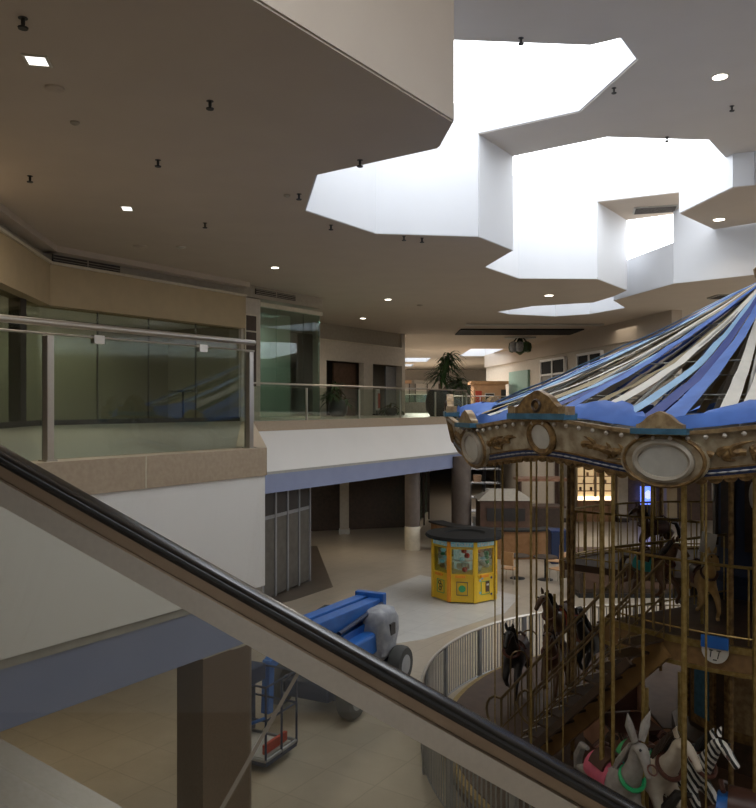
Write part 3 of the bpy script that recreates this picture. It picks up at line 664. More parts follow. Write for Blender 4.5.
# ------------------------------------------------------------------ claw machine kiosk
kc = V(2.50, 22.55); KR = .95
t = thing('claw_machine', 'yellow octagonal cluster of claw machines with black roof', 'claw machine', tuple(kc))
vert = [Vector((math.sin(math.radians(a))*KR, -math.cos(math.radians(a))*KR, 0)) for a in [12+45*k for k in range(8)]]
MB().prism([(v.x*1.0, v.y*1.0) for v in vert], .04, .82).build('cabinet', M['yellow'], t)
MB().prism([(v.x*.9, v.y*.9) for v in vert], .0, .05).build('plinth', M['black'], t)
MB().prism([(v.x*.35, v.y*.35) for v in vert], .82, 1.62).build('core', M['claw_inside'], t)
MB().prism([(v.x*1.0, v.y*1.0) for v in vert], 1.55, 1.74).build('upper_band', M['yellow'], t)
rf = thing_roof = MB().lathe([(1.1,1.74),(1.14,1.78),(1.1,1.84),(.6,1.86),(.55,1.80)], (0,0,0), 32).build('roof', M['kiosk_black'], t)
for k in range(8):
    v = vert[k]; MB().box((v.x*.985, v.y*.985, .9), (.1,.1,1.72), math.radians(12+45*k)).build('corner_post', M['orange' if k in (7,) else 'yellow'], t)
    a, b = vert[k], vert[(k+1) % 8]; mid = (a+b)/2; dd = (b-a).normalized(); nn = Vector((dd.y, -dd.x, 0))
    rz = math.atan2(dd.y, dd.x); L = (b-a).length
    W(a+dd*.06, b-dd*.06, .82, 1.56, .0, .012).build('window_pane', M['glass'], t)
    MB().box(tuple(mid+nn*.012+Vector((0,0,1.65))), (L*.86, .03, .13), rz).build('header', M['teal'], t)['label'] = 'teal marquee strip'
    mb = MB()
    for j in range(7): mb.box(tuple(mid+nn*.03+dd*(-.24+.08*j)+Vector((0,0,1.65))), (.045, .012, .03+.03*((j*5) % 3)), rz)
    mb.build('header_lettering', M['ivory'], t)
    # prizes
    random.seed(k)
    for j in range(5):
        c = mid-nn*random.uniform(-.22, -.1)*-1+dd*random.uniform(-.2,.2)
        c = mid*0.72+dd*random.uniform(-.18,.18)+Vector((0,0,.9+.13*j))
        MB().lathe([(.01,-.07),(.07,-.04),(.08,.02),(.05,.07),(.01,.08)], tuple(c), 10).build('prize', M[random.choice(['red','teal','ivory','green','paper','chair_wood'])], t)
    MB().box(tuple(mid*.74+Vector((0,0,1.15))), (L*.6,.2,.02), rz).build('shelf', M['ivory'], t)
    # stickers on lower panel
    c = mid+nn*.008
    fr = MB(); 
    for (ox, oz, w, h) in ((0,.18,.3,.015),(0,-.18,.3,.015),(.15,0,.015,.37),(-.15,0,.015,.37)): fr.box(tuple(c+dd*ox+Vector((0,0,.42+oz))), (w,.012,h), rz)
    fr.build('sticker_frame', M['navy' if k % 2 else 'green'], t)
    tr = MB(); 
    for (ox, oz, w, h) in ((0,.80,L*.8,.03),(0,1.53,L*.8,.03),(L*.42,1.16,.03,.74),(-L*.42,1.16,.03,.74)): tr.box(tuple(mid+nn*.012+dd*ox+Vector((0,0,oz))), (w,.03,h), rz)
    tr.build('window_frame', M['yellow'], t)
    MB().box(tuple(mid*.62+Vector((0,0,.98))), (L*.5,.02,.16), rz).build('prize_card', M['white'], t)
    MB().box(tuple(mid+nn*.02+dd*-.05+Vector((0,0,.76))), (.28,.08,.07), rz).build('control_shelf', M['orange'], t)
    if k == 6:
        ln = MB()
        for (ox, oz) in ((-.03,.1),(.03,.02),(-.01,-.07)):
            pts = [c+nn*.012+dd*(ox+.05*math.cos(q*PI/6))+Vector((0,0,.42+oz+.05*math.sin(q*PI/6))) for q in range(12)]
            ln.tube(pts, .011, 6, True)
        ln.build('sticker_symbol', M['black'], t)
    elif k == 7:
        MB().lathe([(.01,0),(.09,.004),(.1,.01)], tuple(c+nn*.01+Vector((0,0,.42))), 12, 'Z', Matrix.Rotation(rz,3,'Z') @ Matrix.Rotation(PI/2,3,'X')).build('sticker_symbol', M['green'], t)
    else:
        MB().box(tuple(c+nn*.006+dd*.08+Vector((0,0,.45))), (.13,.012,.3), rz).build('coin_panel', M['brown_wood'], t)
        MB().box(tuple(c+nn*.012+dd*.08+Vector((0,0,.5))), (.09,.012,.05), rz).build('coin_slot', M['ivory'], t)
        for (ox, oz) in ((-.2,.22),(-.12,.28),(-.2,-.12),(.22,.26),(.22,-.2)):
            MB().lathe([(.035,0),(.035,.008)], tuple(c+nn*.006+dd*ox+Vector((0,0,.42+oz))), 8, 'Z', Matrix.Rotation(rz,3,'Z') @ Matrix.Rotation(PI/2,3,'X')).build('sticker', M['teal' if ox < 0 else 'navy'], t)
c = vert[0]; MB().lathe([(.01,-.1),(.06,-.07),(.07,.05),(.01,.1)], (c.x*.8+.06, c.y*.8, 1.35), 12).build('red_lamp', M['red_glow'], t)['label'] = 'glowing red lamp'
# ------------------------------------------------------------------ seating behind the machines
pedestal((4.45, 24.9, 0), .74, .38, 'dark pedestal table nearest the claw machines', m='dark_brown')
pedestal((5.3, 24.7, 0), .74, .38, 'dark pedestal table right of its twin, beside carousel poles', m='dark_brown')
def chair(loc, rz, label):
    t = thing('wooden_chair', label, 'chair', loc, rz)
    MB().box((0,0,.45), (.42,.42,.035)).build('seat', M['chair_wood'], t, bevel=.01)
    MB().box((0,.21,.78), (.42,.03,.42)).build('backrest', M['chair_wood'], t, bevel=.01)
    for sx in (-1, 1):
        for sy in (-1, 1): MB().tube([(sx*.18, sy*.18, .44), (sx*.2, sy*.21, 0)], .014, 6).build('leg', M['steel'], t)
    for sx in (-1, 1): MB().tube([(sx*.18, .19, .44), (sx*.18, .215, .9)], .014, 6).build('back_post', M['steel'], t)
chair((4.1, 24.3, 0), 2.6, 'orange-wood chair between claw machines and first table')
chair((5.6, 24.2, 0), -2.5, 'orange-wood chair right of the second table')
chair((5.75, 25.5, 0), -1.9, 'orange-wood chair farther back behind the second table')
t = thing('curved_counter', 'curved low orange wood counter with dark top behind claw machines', 'counter', (5.0, 31, 0))
def arcwall(c, r, a0, a1, z0, z1, th, n=14):
    mb = MB(); pi_, po = [], []
    for k in range(n+1):
        a = math.radians(a0+(a1-a0)*k/n); pi_.append((c[0]+r*math.cos(a), c[1]+r*math.sin(a))); po.append((c[0]+(r+th)*math.cos(a), c[1]+(r+th)*math.sin(a)))
    return mb.prism(pi_+po[::-1], z0, z1)
arcwall((5.0,31.0), 2.9, 195, 300, 0, 1.0, .15).build('front', M['wood'], t, world=True)
arcwall((5.0,31.0), 2.55, 195, 300, 1.0, 1.06, .6).build('countertop', M['black'], t, world=True)
t = thing('brown_kiosk', 'brown wooden booth with pale roof behind curved counter', 'kiosk', (5.0, 31.2, 0))
MB().box((0,0,1.15), (2.0,1.4,1.3)).build('body', M['brown_wood'], t); MB().box((0,0,.25), (2.1,1.5,.5)).build('plinth', M['dark_brown'], t)
MB().add([(-1.1,-.8,1.8),(1.1,-.8,1.8),(1.1,.8,1.8),(-1.1,.8,1.8),(-.5,0,2.2),(.5,0,2.2)], [(0,1,5,4),(1,2,5),(2,3,4,5),(3,0,4),(0,3,2,1)]).build('roof', M['taupe'], t)
MB().box((0,-.72,1.25), (1.5,.04,.5)).build('opening', M['dark'], t)
t = thing('waste_bin', 'dark blue bin beside the curved counter', 'bin', (6.3, 27.4, 0))
MB().box((0,0,.55), (.55,.55,1.1)).build('body', M['lift_dark'], t, bevel=.03); MB().box((0,0,1.13), (.6,.6,.08)).build('lid', M['navy'], t, bevel=.02)
t = thing('display_rack', 'dark wire display rack beyond the brown column', 'rack', (4.55, 33.5, 0))
for sx in (-.6, 0, .6):
    for sy in (-.3,.3): MB().tube([(sx,sy,0),(sx,sy,3.1)], .025, 6).build('post', M['black'], t)
for z in (.4, 1.0, 1.6, 2.2, 2.8): MB().box((0,0,z), (1.35,.7,.03)).build('shelf', M['steel_grey'], t)
for i, z in enumerate((.55, 1.15, 1.75, 2.35)):
    MB().box((-.3+.25*(i % 3),0,z+.05), (.35,.3,.3)).build('stock_box', M[('paper','brown_wood','ivory','terracotta')[i]], t)
t = thing('darkening_counter', 'long dark brown counter added behind the carousel to darken the background', 'counter', (10.2, 22.8, 0))  # invented dark block that hides the bright floor behind the carousel
MB().box((0,0,.62), (8.8,.8,1.24)).build('front', M['dark_brown'], t); MB().box((0,-.05,1.27), (9.0,1.0,.06)).build('countertop', M['brown_wood'], t); MB().box((0,-.02,.06), (8.9,.86,.12)).build('plinth', M['black'], t)
for q_ in range(6): MB().box((-3.7+1.48*q_,-.41,.68), (1.2,.03,.85)).build('front_panel', M['brown_wood'], t)
t = thing('cart', 'brown cart with shelves under the display rack side', 'cart', (6.9, 33.2, 0))
MB().box((0,0,.7), (1.8,.9,1.0)).build('body', M['dark_brown'], t); MB().box((0,0,1.25), (2.0,1.0,.08)).build('top', M['brown_wood'], t); 
for sx in (-.9,.9): MB().box((sx,0,1.8), (.08,.8,1.1)).build('post', M['brown_wood'], t)
MB().box((0,0,2.4), (2.1,1.1,.12)).build('canopy', M['chariot'], t)
for sx in (-.6,.6): MB().lathe([(.2,-.04),(.2,.04)], (sx,-.48,.2), 14, 'Y').build('wheel', M['black'], t)
# ------------------------------------------------------------------ boom lift
bx = Vector((-.45, -.89, 0)).normalized()
t = thing('boom_lift', 'blue folded boom lift with grey shroud and work basket', 'boom lift', (-.66, 15.0, 0), math.atan2(bx.y, bx.x))
# local: +X towards the basket, +Y to the right of travel
def wheel(x, y):
    w = MB().lathe([(.22,-.13),(.33,-.13),(.36,-.09),(.37,0),(.36,.09),(.33,.13),(.22,.13)], (x, y, .37), 28, 'Y').build('wheel', M['tyre'], t)
    MB().lathe([(.06,-.145),(.2,-.135),(.21,0),(.2,.135),(.06,.145)], (x, y, .37), 18, 'Y').build('hub', M['steel_grey'], w)
for x, y in ((-.95,.75),(-.95,-.75),(1.05,.75),(1.05,-.75)): wheel(x, y)
MB().box((.05,0,.45), (2.6,.9,.3)).build('chassis', M['lift_dark'], t, bevel=.03)
for x in (-.95, 1.05): MB().box((x,0,.38), (.22,1.3,.18)).build('axle', M['lift_dark'], t)
MB().box((.95,.62,.62), (.5,.3,.08)).build('step', M['red'], t)['label'] = 'red warning plate'
MB().lathe([(.45,.6),(.45,.72)], (-.2,0,0), 24).build('turntable', M['black'], t)
MB().box((-.35,0,.88), (1.5,.95,.4)).build('engine_cover', M['lift_blue'], t, bevel=.05)
# grey fabric shroud over rear counterweight
sh = MB(); 
def blob(mb, c, rx, ry, rz_, seed, seg=18, rings=10, amp=.08):
    random.seed(seed); vs = []; c = Vector(c)
    for i in range(rings+1):
        ph = PI*i/rings
        for k in range(seg):
            a = 2*PI*k/seg; q = lambda v: math.copysign(abs(v)**.6, v)
            f = 1+random.uniform(-amp, amp)
            vs.append(c+Vector((rx*q(math.cos(a))*abs(math.sin(ph))**.6*f, ry*q(math.sin(a))*abs(math.sin(ph))**.6*f, rz_*q(math.cos(ph)))))
    fs = [(i*seg+k, i*seg+(k+1) % seg, (i+1)*seg+(k+1) % seg, (i+1)*seg+k) for i in range(rings) for k in range(seg)]
    mb.add(vs, fs); mb.sm = True
blob(sh, (-.85,.36,.98), .42,.27,.52, 2, amp=.12); sh.build('shroud', M['shroud'], t)['label'] = 'crumpled grey protective shroud'
MB().box((-.85,.60,1.08), (.2,.1,.22)).build('opening', M['dark'], t)
sh2 = MB(); blob(sh2, (-.75,-.52,1.15), .4,.16,.35, 4); sh2.build('shroud', M['shroud'], t)
# boom sections, folded one over another
def boom(a, b, w, h, m='lift_blue'): return MB().beam(a, b, w, h).build('boom_section', M[m], t, bevel=.015)
boom((-1.25,.05,1.40), (2.0,.05,1.52), .27,.30)
boom((-1.2,-.25,1.44), (1.9,-.25,1.55), .24,.27)
boom((-1.1,.08,1.10), (1.5,.08,1.05), .26,.26)
boom((-1.0,-.22,1.10), (1.2,-.22,.98), .18,.2)
MB().box((-1.28,-.08,1.34), (.16,.66,.62)).build('end_bracket', M['lift_blue'], t, bevel=.02)
MB().tube([(-1.2,.22,1.45),(.6,.24,1.3)], .045, 10).build('hydraulic_ram', M['lift_dark'], t)
MB().tube([(-.9,-.4,1.4),(0,-.42,1.6),(1.4,-.38,1.48)], .03, 8).build('hose', M['black'], t)
boom((1.9,.0,1.5), (2.55,.0,1.25), .16,.18)
MB().beam((2.5,.0,1.35), (2.55,.0,.5), .14,.14, up=(1,0,0)).build('jib_mount', M['lift_blue'], t)
# basket
bk = 3.05
MB().box((bk,0,.14), (.85,1.25,.06)).build('basket_floor', M['lift_dark'], t)
MB().box((bk,0,.19), (.72,1.1,.03)).build('floor_grid', M['grey_trim'], t)
mb = MB(); pr = [(bk-.42,-.62),(bk+.42,-.62),(bk+.42,.62),(bk-.42,.62)]
lower = MB(); lower.tube([(x,y,.2) for x,y in pr], .03, 8, True); lower.build('toe_rail', M['steel_grey'], t)
for z, nm in ((1.3,'top_rail'),(.8,'mid_rail')):
    MB().tube([(x,y,z) for x,y in pr], .018, 8, True).build(nm, M['lift_dark'], t)
for x, y in pr+[(bk,.62),(bk,-.62)]: MB().tube([(x,y,.15),(x,y,1.3)], .018, 8).build('basket_post', M['lift_dark'], t)
MB().box((bk,.5,.3), (.6,.05,.14)).build('warning_stripe', M['red'], t)['label'] = 'orange-red stripe on basket'
MB().box((bk-.2,-.25,1.22), (.4,.6,.26)).build('control_box', M['lift_dark'], t, bevel=.02)
MB().box((bk-.3,-.35,.75), (.14,.45,.95)).build('control_cabinet', M['lift_dark'], t, bevel=.02)
MB().box((bk-.22,-.35,.95), (.02,.2,.26)).build('data_plate', M['grey_trim'], t)
MB().tube([(bk+.42,.62,.85),(bk+.5,.3,.7),(bk+.45,-.1,.5)], .025, 8).build('gate_bar', M['lift_blue'], t)
# ------------------------------------------------------------------ carousel
CC = V(6.1, 12.0)
def cp(r, deg, z): a = math.radians(deg); return Vector((CC.x+r*math.cos(a), CC.y+r*math.sin(a), z))
# fence
FR = 5.42
t = thing('curved_fence', 'curved grey steel fence ringing the carousel', 'fence', (CC.x, CC.y, 0))
fa0, fa1 = 60, 262
MB().tube([cp(FR, fa0+(fa1-fa0)*k/80, 1.06) for k in range(81)], .028, 8).build('top_rail', M['steel'], t, world=True)
MB().tube([cp(FR, fa0+(fa1-fa0)*k/80, .12) for k in range(81)], .016, 6).build('bottom_rail', M['steel_grey'], t, world=True)
for k in range(14):
    a = fa0+4+(fa1-fa0-8)*k/13; p = cp(FR, a, .52); MB().box(tuple(p), (.05,.10,1.04), math.radians(a)).build('post', M['steel_grey'], t, world=True)
N = 200; rest = MB()
for k in range(N):
    a = fa0+(fa1-fa0)*(k+.5)/N; p = cp(FR, a, 0)
    if 138 < a < 238: MB().box((p.x, p.y, .58), (.014,.018,.92), math.radians(a)).build('baluster', M['steel_grey'], t, world=True)
    else: rest.box((p.x, p.y, .58), (.014,.018,.92), math.radians(a))
rest.build('baluster_row', M['steel_grey'], t, world=True)['kind'] = 'stuff'
# body
t = CR_ = thing('carousel', 'double-deck carousel with gilded crown and ribbon roof', 'carousel', (CC.x, CC.y, 0))
def part(mb, name, m, label=None, parent=None, **k):
    o = mb.build(name, M[m], parent or CR_, **k)
    if label: o['label'] = label
    return o
part(MB().lathe([(5.05,0),(5.05,.27),(5.0,.33)], (0,0,0), 80), 'lower_deck', 'deck')
part(MB().lathe([(5.04,.18),(5.11,.2),(5.11,.3),(5.0,.32)], (0,0,0), 80), 'deck_edge', 'brass')
UD = 2.66; DA, DB = -152, 142; DR = 3.45
part(arcwall((0,0), .95, DA, DB, UD-.12, UD, 2.5, 60), 'upper_deck', 'deck')
part(arcwall((0,0), DR, DA, DB, UD-.28, UD+.03, .08, 72), 'deck_rim', 'deck_rim')
part(arcwall((0,0), DR+.06, DA, DB, UD-.03, UD+.05, .05, 72), 'rim_moulding', 'brass')
part(arcwall((0,0), DR+.06, DA, DB, UD-.30, UD-.25, .04, 72), 'rim_moulding', 'brass')
part(MB().lathe([(1.5,.33),(1.5,.5),(1.3,.6),(1.3,2.3),(1.5,2.5)], (0,0,0), 12), 'lower_core', 'dark_brown')
part(MB().lathe([(1.0,UD),(1.0,UD+.2),(.85,UD+.3),(.85,4.6),(1.2,4.95)], (0,0,0), 12), 'upper_core', 'lift_dark')
for k in range(12):
    a = 30*k+15; w = .52
    c = Vector((1.27*math.cos(math.radians(a)), 1.27*math.sin(math.radians(a)), 1.45))
    f = part(MB().box(tuple(c), (.06, w, 1.5), math.radians(a)), 'core_panel', 'gold')
    part(MB().box(tuple(c*1.0+Vector((.03*math.cos(math.radians(a)), .03*math.sin(math.radians(a)), 0))), (.03, w*.62, 1.2), math.radians(a)), 'panel_mirror', 'gold_light' if k % 2 else 'teal_dark', parent=f)
    c = Vector((.84*math.cos(math.radians(a)), .84*math.sin(math.radians(a)), 3.9))
    f = part(MB().box(tuple(c), (.05, .26, 1.1), math.radians(a)), 'core_panel', 'dark_brown')
    R_ = Matrix.Rotation(math.radians(a), 3, 'Z')
    if k % 2: part(MB().lathe([(.09,0),(.09,.02)], tuple(c+Vector((.03*math.cos(math.radians(a)), .03*math.sin(math.radians(a)), .3))), 16, 'X', R_ @ Matrix.Diagonal((1,.7,2.2))), 'panel_mirror', 'mirror', parent=f)
part(MB().lathe([(4.75,4.93),(4.75,4.98),(.9,5.3),(.5,5.3)], (0,0,0), 60), 'shading_disc', 'dark_brown')  # dark disc added under the roof to keep daylight off the decks
part(MB().lathe([(.12,4.9),(.12,7.45),(.28,7.5),(.3,7.62),(.1,7.8)], (0,0,0), 20), 'centre_mast', 'gold')
J0 = -129.0
# crown: ten rounding boards
def surf(deg, v):   # v=0 bottom, 1 top, leaning outwards
    ph = ((deg-J0+18) % 36)-18; m_ = abs(ph)/18      # 0 at joint, 1 mid-panel
    s_ = .5-.5*math.cos(m_*PI)
    zb = 4.73+.15*s_; zt_ = 5.21+.13*s_; r = 4.82+.12*v
    return r, zb+(zt_-zb)*v
def sp(deg, v, off=0.):
    r, z = surf(deg, v); a = math.radians(deg); return Vector(((r+off)*math.cos(a), (r+off)*math.sin(a), z))
def band(d0_, d1_, v0, v1, off, th, n=24, rows=1):
    mb = MB(); vs = []; rows_ = rows+1
    for side in (0, 1):
        for j in range(rows_):
            v = v0+(v1-v0)*j/rows
            for i in range(n+1): vs.append(sp(d0_+(d1_-d0_)*i/n, v, off+(th if side else 0)))
    N_ = n+1; A = N_*rows_; fs = []
    for side in (0, 1):
        for j in range(rows):
            for i in range(n):
                q = side*A+j*N_+i; fs.append((q, q+1, q+N_+1, q+N_))
    for i in range(n): fs.append((i, i+1, A+i+1, A+i)); q = rows*N_+i; fs.append((q, q+1, A+q+1, A+q))
    for j in range(rows): q = j*N_; fs.append((q, q+N_, A+q+N_, A+q)); q += n; fs.append((q, q+N_, A+q+N_, A+q))
    mb.add(vs, fs); mb.sm = True; return mb
def orient(deg, tilt=0.):    # local X outwards, Y along the rim, Z up
    return Matrix.Rotation(math.radians(deg), 3, 'Z') @ Matrix.Rotation(tilt, 3, 'Y')
def ell_ring(c, R_, a, b, w, th, n=32):
    """elliptical frame: outer a+w, b+w; inner a, b, in the local YZ plane"""
    mb = MB(); vs = []
    for (aa, bb, x) in ((a, b, 0), (a, b, th*.7), (a+w*.5, b+w*.5, th), (a+w, b+w, th*.6), (a+w, b+w, 0)):
        for k in range(n):
            q = 2*PI*k/n; vs.append(Vector(c)+R_ @ Vector((x, aa*math.cos(q), bb*math.sin(q))))
    fs = [((j*n+k), j*n+(k+1) % n, ((j+1) % 5)*n+(k+1) % n, ((j+1) % 5)*n+k) for j in range(5) for k in range(n)]
    mb.add(vs, fs); mb.sm = True; return mb
def ell_disc(c, R_, a, b, th, n=32):
    mb = MB(); vs = []
    for x in (0, th):
        for k in range(n):
            q = 2*PI*k/n; vs.append(Vector(c)+R_ @ Vector((x, a*math.cos(q), b*math.sin(q))))
    mb.add(vs, [tuple(range(n)), tuple(range(2*n-1, n-1, -1))]+[(k, (k+1) % n, n+(k+1) % n, n+k) for k in range(n)]); return mb
def pediment(c, R_, w, h, th):
    """curved gable with a rolled outline, local YZ plane"""
    pts = []
    for k in range(21):
        s_ = -1+2*k/20; pts.append((s_*w/2, h*(.18+.82*math.exp(-abs(s_*1.5)**2.6)*(1+.05*math.cos(s_*12)))))
    pts = [(-w/2, 0)]+pts+[(w/2, 0)]
    n = len(pts); vs = [Vector(c)+R_ @ Vector((x, y, z)) for x in (0, th) for (y, z) in pts]
    return MB().add(vs, [tuple(range(n)), tuple(range(2*n-1, n-1, -1))]+[(k, (k+1) % n, n+(k+1) % n, n+k) for k in range(n)])
for pnl in range(10):
    j = J0+36*pnl        # joint
    mid = j+18
    vis = pnl in (0, 7, 8, 9) or pnl == 1
    b = part(band(j, j+36, .0, 1.0, 0, .05, 30, 3), 'rounding_board', 'board')
    part(band(j, j+36, .97, 1.06, .03, .07), 'top_moulding', 'gold_light', parent=b)
    part(band(j, j+36, .04, .22, .05, .03), 'bead_band', 'navy', parent=b)
    part(band(j, j+36, .2, .24, .05, .04), 'lower_moulding', 'gold', parent=b)
    part(band(j, j+36, -.02, .05, .04, .05), 'lower_moulding', 'gold', parent=b)
    # scalloped fringe
    sc = MB(); n = 22
    for k in range(n):
        c = sp(j+36*(k+.5)/n, 0, .03); R_ = orient(j+36*(k+.5)/n)
        vs = [c+R_ @ Vector((x, y, z)) for x in (0,.03) for (y, z) in [(-.07,.02)]+[(-.07*math.cos(PI*q/6), -.055*math.sin(PI*q/6)) for q in range(7)]+[(.07,.02)]]
        m_ = 9; sc.add(vs, [tuple(range(m_)), tuple(range(2*m_-1, m_-1, -1))]+[(q, (q+1) % m_, m_+(q+1) % m_, m_+q) for q in range(m_)])
    part(sc, 'scalloped_fringe', 'gold', parent=b)
    bb = MB().tube([sp(j+36*k/120, .12, .085) for k in range(121)], [(.003,.010,.012,.010)[k % 4] for k in range(121)], 6)
    o = part(bb, 'bead_row', 'steel_grey', parent=b)
    # leaf scrolls
    for side in (-1, 1):
        lf = MB(); random.seed(pnl*2+side)
        for q in range(7):
            cc = (mid+side*(7+q*.9)); ang_ = random.uniform(-1.2, 1.2)+ (0 if q % 2 else .8); Lg = random.uniform(.14, .26)
            pts = []; rad = []
            for k in range(6):
                s_ = k/5; aa = ang_+s_*1.7*(1 if q % 2 else -1)
                yy = side*Lg*s_*math.cos(aa)*2.6; zz = .5+Lg*s_*math.sin(aa)*1.1
                pts.append(sp(cc+math.degrees(yy/5*.5), max(.28, min(.88, zz)), .055)); rad.append(.035*(1-s_)+.012*math.sin(s_*PI)+.006)
            lf.tube(pts, rad, 6)
        part(lf, 'leaf_scroll', 'gold', parent=b)
    if vis:
        for k in range(18):
            dg = j+36*(k+.5)/18
            if min(abs(dg-mid), abs(dg-j), abs(dg-j-36)) < 1.8 and False: continue
            part(MB().lathe([(.004,-.025),(.022,-.012),(.026,.004),(.016,.022),(.003,.028)], tuple(sp(dg, .90, .085)), 8), 'bulb', 'bulb', parent=b)
    # middle mirror and pediment
    c = sp(mid, .56, .05); R_ = orient(mid, .22)
    part(ell_ring(c, R_, .155, .155, .075, .06), 'mirror_frame', 'gold', parent=b); part(ell_disc(c, R_, .16, .16, .02), 'round_mirror', 'mirror', parent=b)
    c = sp(mid, 1.08, -.02); R_ = orient(mid)
    ld = part(MB().box(tuple(c+R_ @ Vector((.03,0,-.0))), (.22,.95,.07), math.radians(mid)), 'ledge', 'teal_dark')
    part(MB().box(tuple(c+R_ @ Vector((.04,0,-.045))), (.16,.82,.03), math.radians(mid)), 'ledge_moulding', 'gold', parent=ld)
    part(pediment(c+Vector((0,0,.03)), R_, .82, .27, .10), 'pediment', 'gold', parent=ld)
    part(ell_ring(c+Vector((0,0,.13))+R_ @ Vector((.09,0,0)), R_, .05, .05, .03, .04, 16), 'rosette', 'dark_brown', parent=ld)
    for s_ in (-1, 1): part(MB().box(tuple(c+R_ @ Vector((.04,s_*.42,.07))), (.16,.11,.1), math.radians(mid)), 'corner_block', 'gold_light', parent=ld)
    # joint cartouche
    c = sp(j, .42, .08); R_ = orient(j, .14)
    ct = part(ell_disc(c-R_ @ Vector((.04,0,0)), R_, .46, .29, .05), 'cartouche', 'board')
    part(ell_ring(c, R_, .262, .170, .06, .07), 'mirror_frame', 'taupe', parent=ct); part(ell_disc(c, R_, .268, .175, .025), 'oval_mirror', 'mirror', parent=ct)
    part(ell_ring(c-R_ @ Vector((.02,0,0)), R_, .40, .255, .04, .06), 'outer_scroll', 'gold', parent=ct)
    c = sp(j, 1.06, .02)
    R_ = orient(j)
    part(MB().box(tuple(c+R_ @ Vector((.05,0,0))), (.22,.58,.06), math.radians(j)), 'ledge', 'teal_dark', parent=ct)
    part(pediment(c+Vector((0,0,.03))+R_ @ Vector((.02,0,0)), R_, .48, .17, .10), 'pediment', 'gold_light', parent=ct)
# roof ribbons
random.seed(21)
cols = ['rib_white','rib_sky','rib_blue','rib_tan','rib_white','rib_tan','rib_sky','rib_navy','rib_blue','rib_tan','rib_white','rib_sky','rib_navy','rib_blue','rib_white']
NR = 90
for k in range(NR):
    a = 360*k/NR+random.uniform(-.7,.7); w1 = random.uniform(.075,.125); w0 = .02; n = 14; vs = []
    sag = random.uniform(.05,.22); tw = random.uniform(-.25,.25)
    for i in range(n+1):
        s_ = i/n; r = .28+(4.80-.28)*s_; z = 7.40-(7.40-5.36)*s_-sag*math.sin(PI*s_)**1.0+.02*random.uniform(-1,1)*math.sin(PI*s_)
        hw = w0+(w1-w0)*s_**.8; ar = math.radians(a+1.0*math.sin(s_*3+tw*6)); tt = tw*math.sin(PI*s_)
        rad = Vector((math.cos(ar), math.sin(ar), 0)); tan_ = Vector((-math.sin(ar), math.cos(ar), 0))
        c = rad*r+Vector((0,0,z)); e = tan_*hw*math.cos(tt)+Vector((0,0,hw*math.sin(tt)))
        vs += [c-e, c+Vector((0,0,.015*math.sin(i))), c+e]
    top = len(vs); vs += [v-Vector((0,0,.004)) for v in vs]
    fs = []
    for i in range(n):
        q = i*3; fs += [(q,q+1,q+4,q+3),(q+1,q+2,q+5,q+4),(top+q,top+q+3,top+q+4,top+q+1),(top+q+1,top+q+4,top+q+5,top+q+2),(q,q+3,top+q+3,top+q),(q+2,top+q+2,top+q+5,q+5)]
    mb = MB().add(vs, fs); mb.sm = True
    part(mb, 'roof_ribbon', cols[k % len(cols)])
# bunched blue valance just inside the crown
va = MB(); n = 240; vs = []
random.seed(4)
for i in range(n):
    dg = 360*i/n; a = math.radians(dg); r_, zt_ = surf(dg, 1.06); ph = abs(((dg-J0+9) % 18)-9)/9     # 0 under a pediment, 1 between
    dp = .08+.5*math.sin(min(1, ph)*PI/2)**2*random.uniform(.75, 1.0)
    for f_, zz in ((1, .42*dp+.03), (.62, .36*dp+.05), (.3, .12+.1*dp), (0, .03)):
        r = 4.88-dp*f_; vs.append(Vector((r*math.cos(a), r*math.sin(a), zt_+zz+random.uniform(-.03,.03)*(1 if f_ else .1))))
vs += [v-Vector((0,0,.006)) for v in vs]; A = n*4; fs = []
for i in range(n):
    for j in range(3):
        a_, b_ = i*4+j, ((i+1) % n)*4+j; fs += [(a_, b_, b_+1, a_+1), (A+a_, A+a_+1, A+b_+1, A+b_)]
va.add(vs, fs); va.sm = True; part(va, 'fabric_valance', 'rib_blue', 'bunched blue fabric behind the crown')
for r, z in ((4.3,5.45),(3.6,5.75),(2.6,6.2),(1.4,6.8)):
    part(MB().tube([(r*math.cos(2*PI*k/60), r*math.sin(2*PI*k/60), z-.12) for k in range(60)], .012, 5, True), 'roof_cable', 'grey_trim')
for k in range(20):
    a = math.radians(18*k+5); part(MB().tube([(.3*math.cos(a), .3*math.sin(a), 7.3), (4.7*math.cos(a), 4.7*math.sin(a), 5.16)], .02, 6), 'roof_rafter', 'grey_trim')
# brass poles round the rim: where the photograph shows them, then evenly behind
def rim_angle(px, r):
    d_ = Vector(((px-378)/F, 1)).normalized(); cc = Vector((CC.x, CC.y)); b_ = d_.dot(cc); q = d_*(b_-math.sqrt(b_*b_-(cc.length_squared-r*r)))-cc
    return math.degrees(math.atan2(q.y, q.x))
pa = [(rim_angle(px, 4.72), r) for px, r in ((495,.008),(531,.016),(547,.013),(563,.009),(602,.03),(613,.022),(643,.02),(684,.032),(706,.012))]+[(a, .02) for a in (-100,-80,-60,-30,0,30,60,90,112,128,142)]
for a, r in pa:
    q = cp(4.72, a, 0)-Vector((CC.x, CC.y, 0)); part(MB().tube([(q.x,q.y,.33),(q.x,q.y,4.95)], r, 8), 'brass_pole', 'brass')
for k in range(8):
    a = math.radians(45*k+10); x, y = 3.3*math.cos(a), 3.3*math.sin(a)
    part(MB().tube([(x,y,.33),(x,y,4.95)], .032, 8), 'deck_column', 'gold')
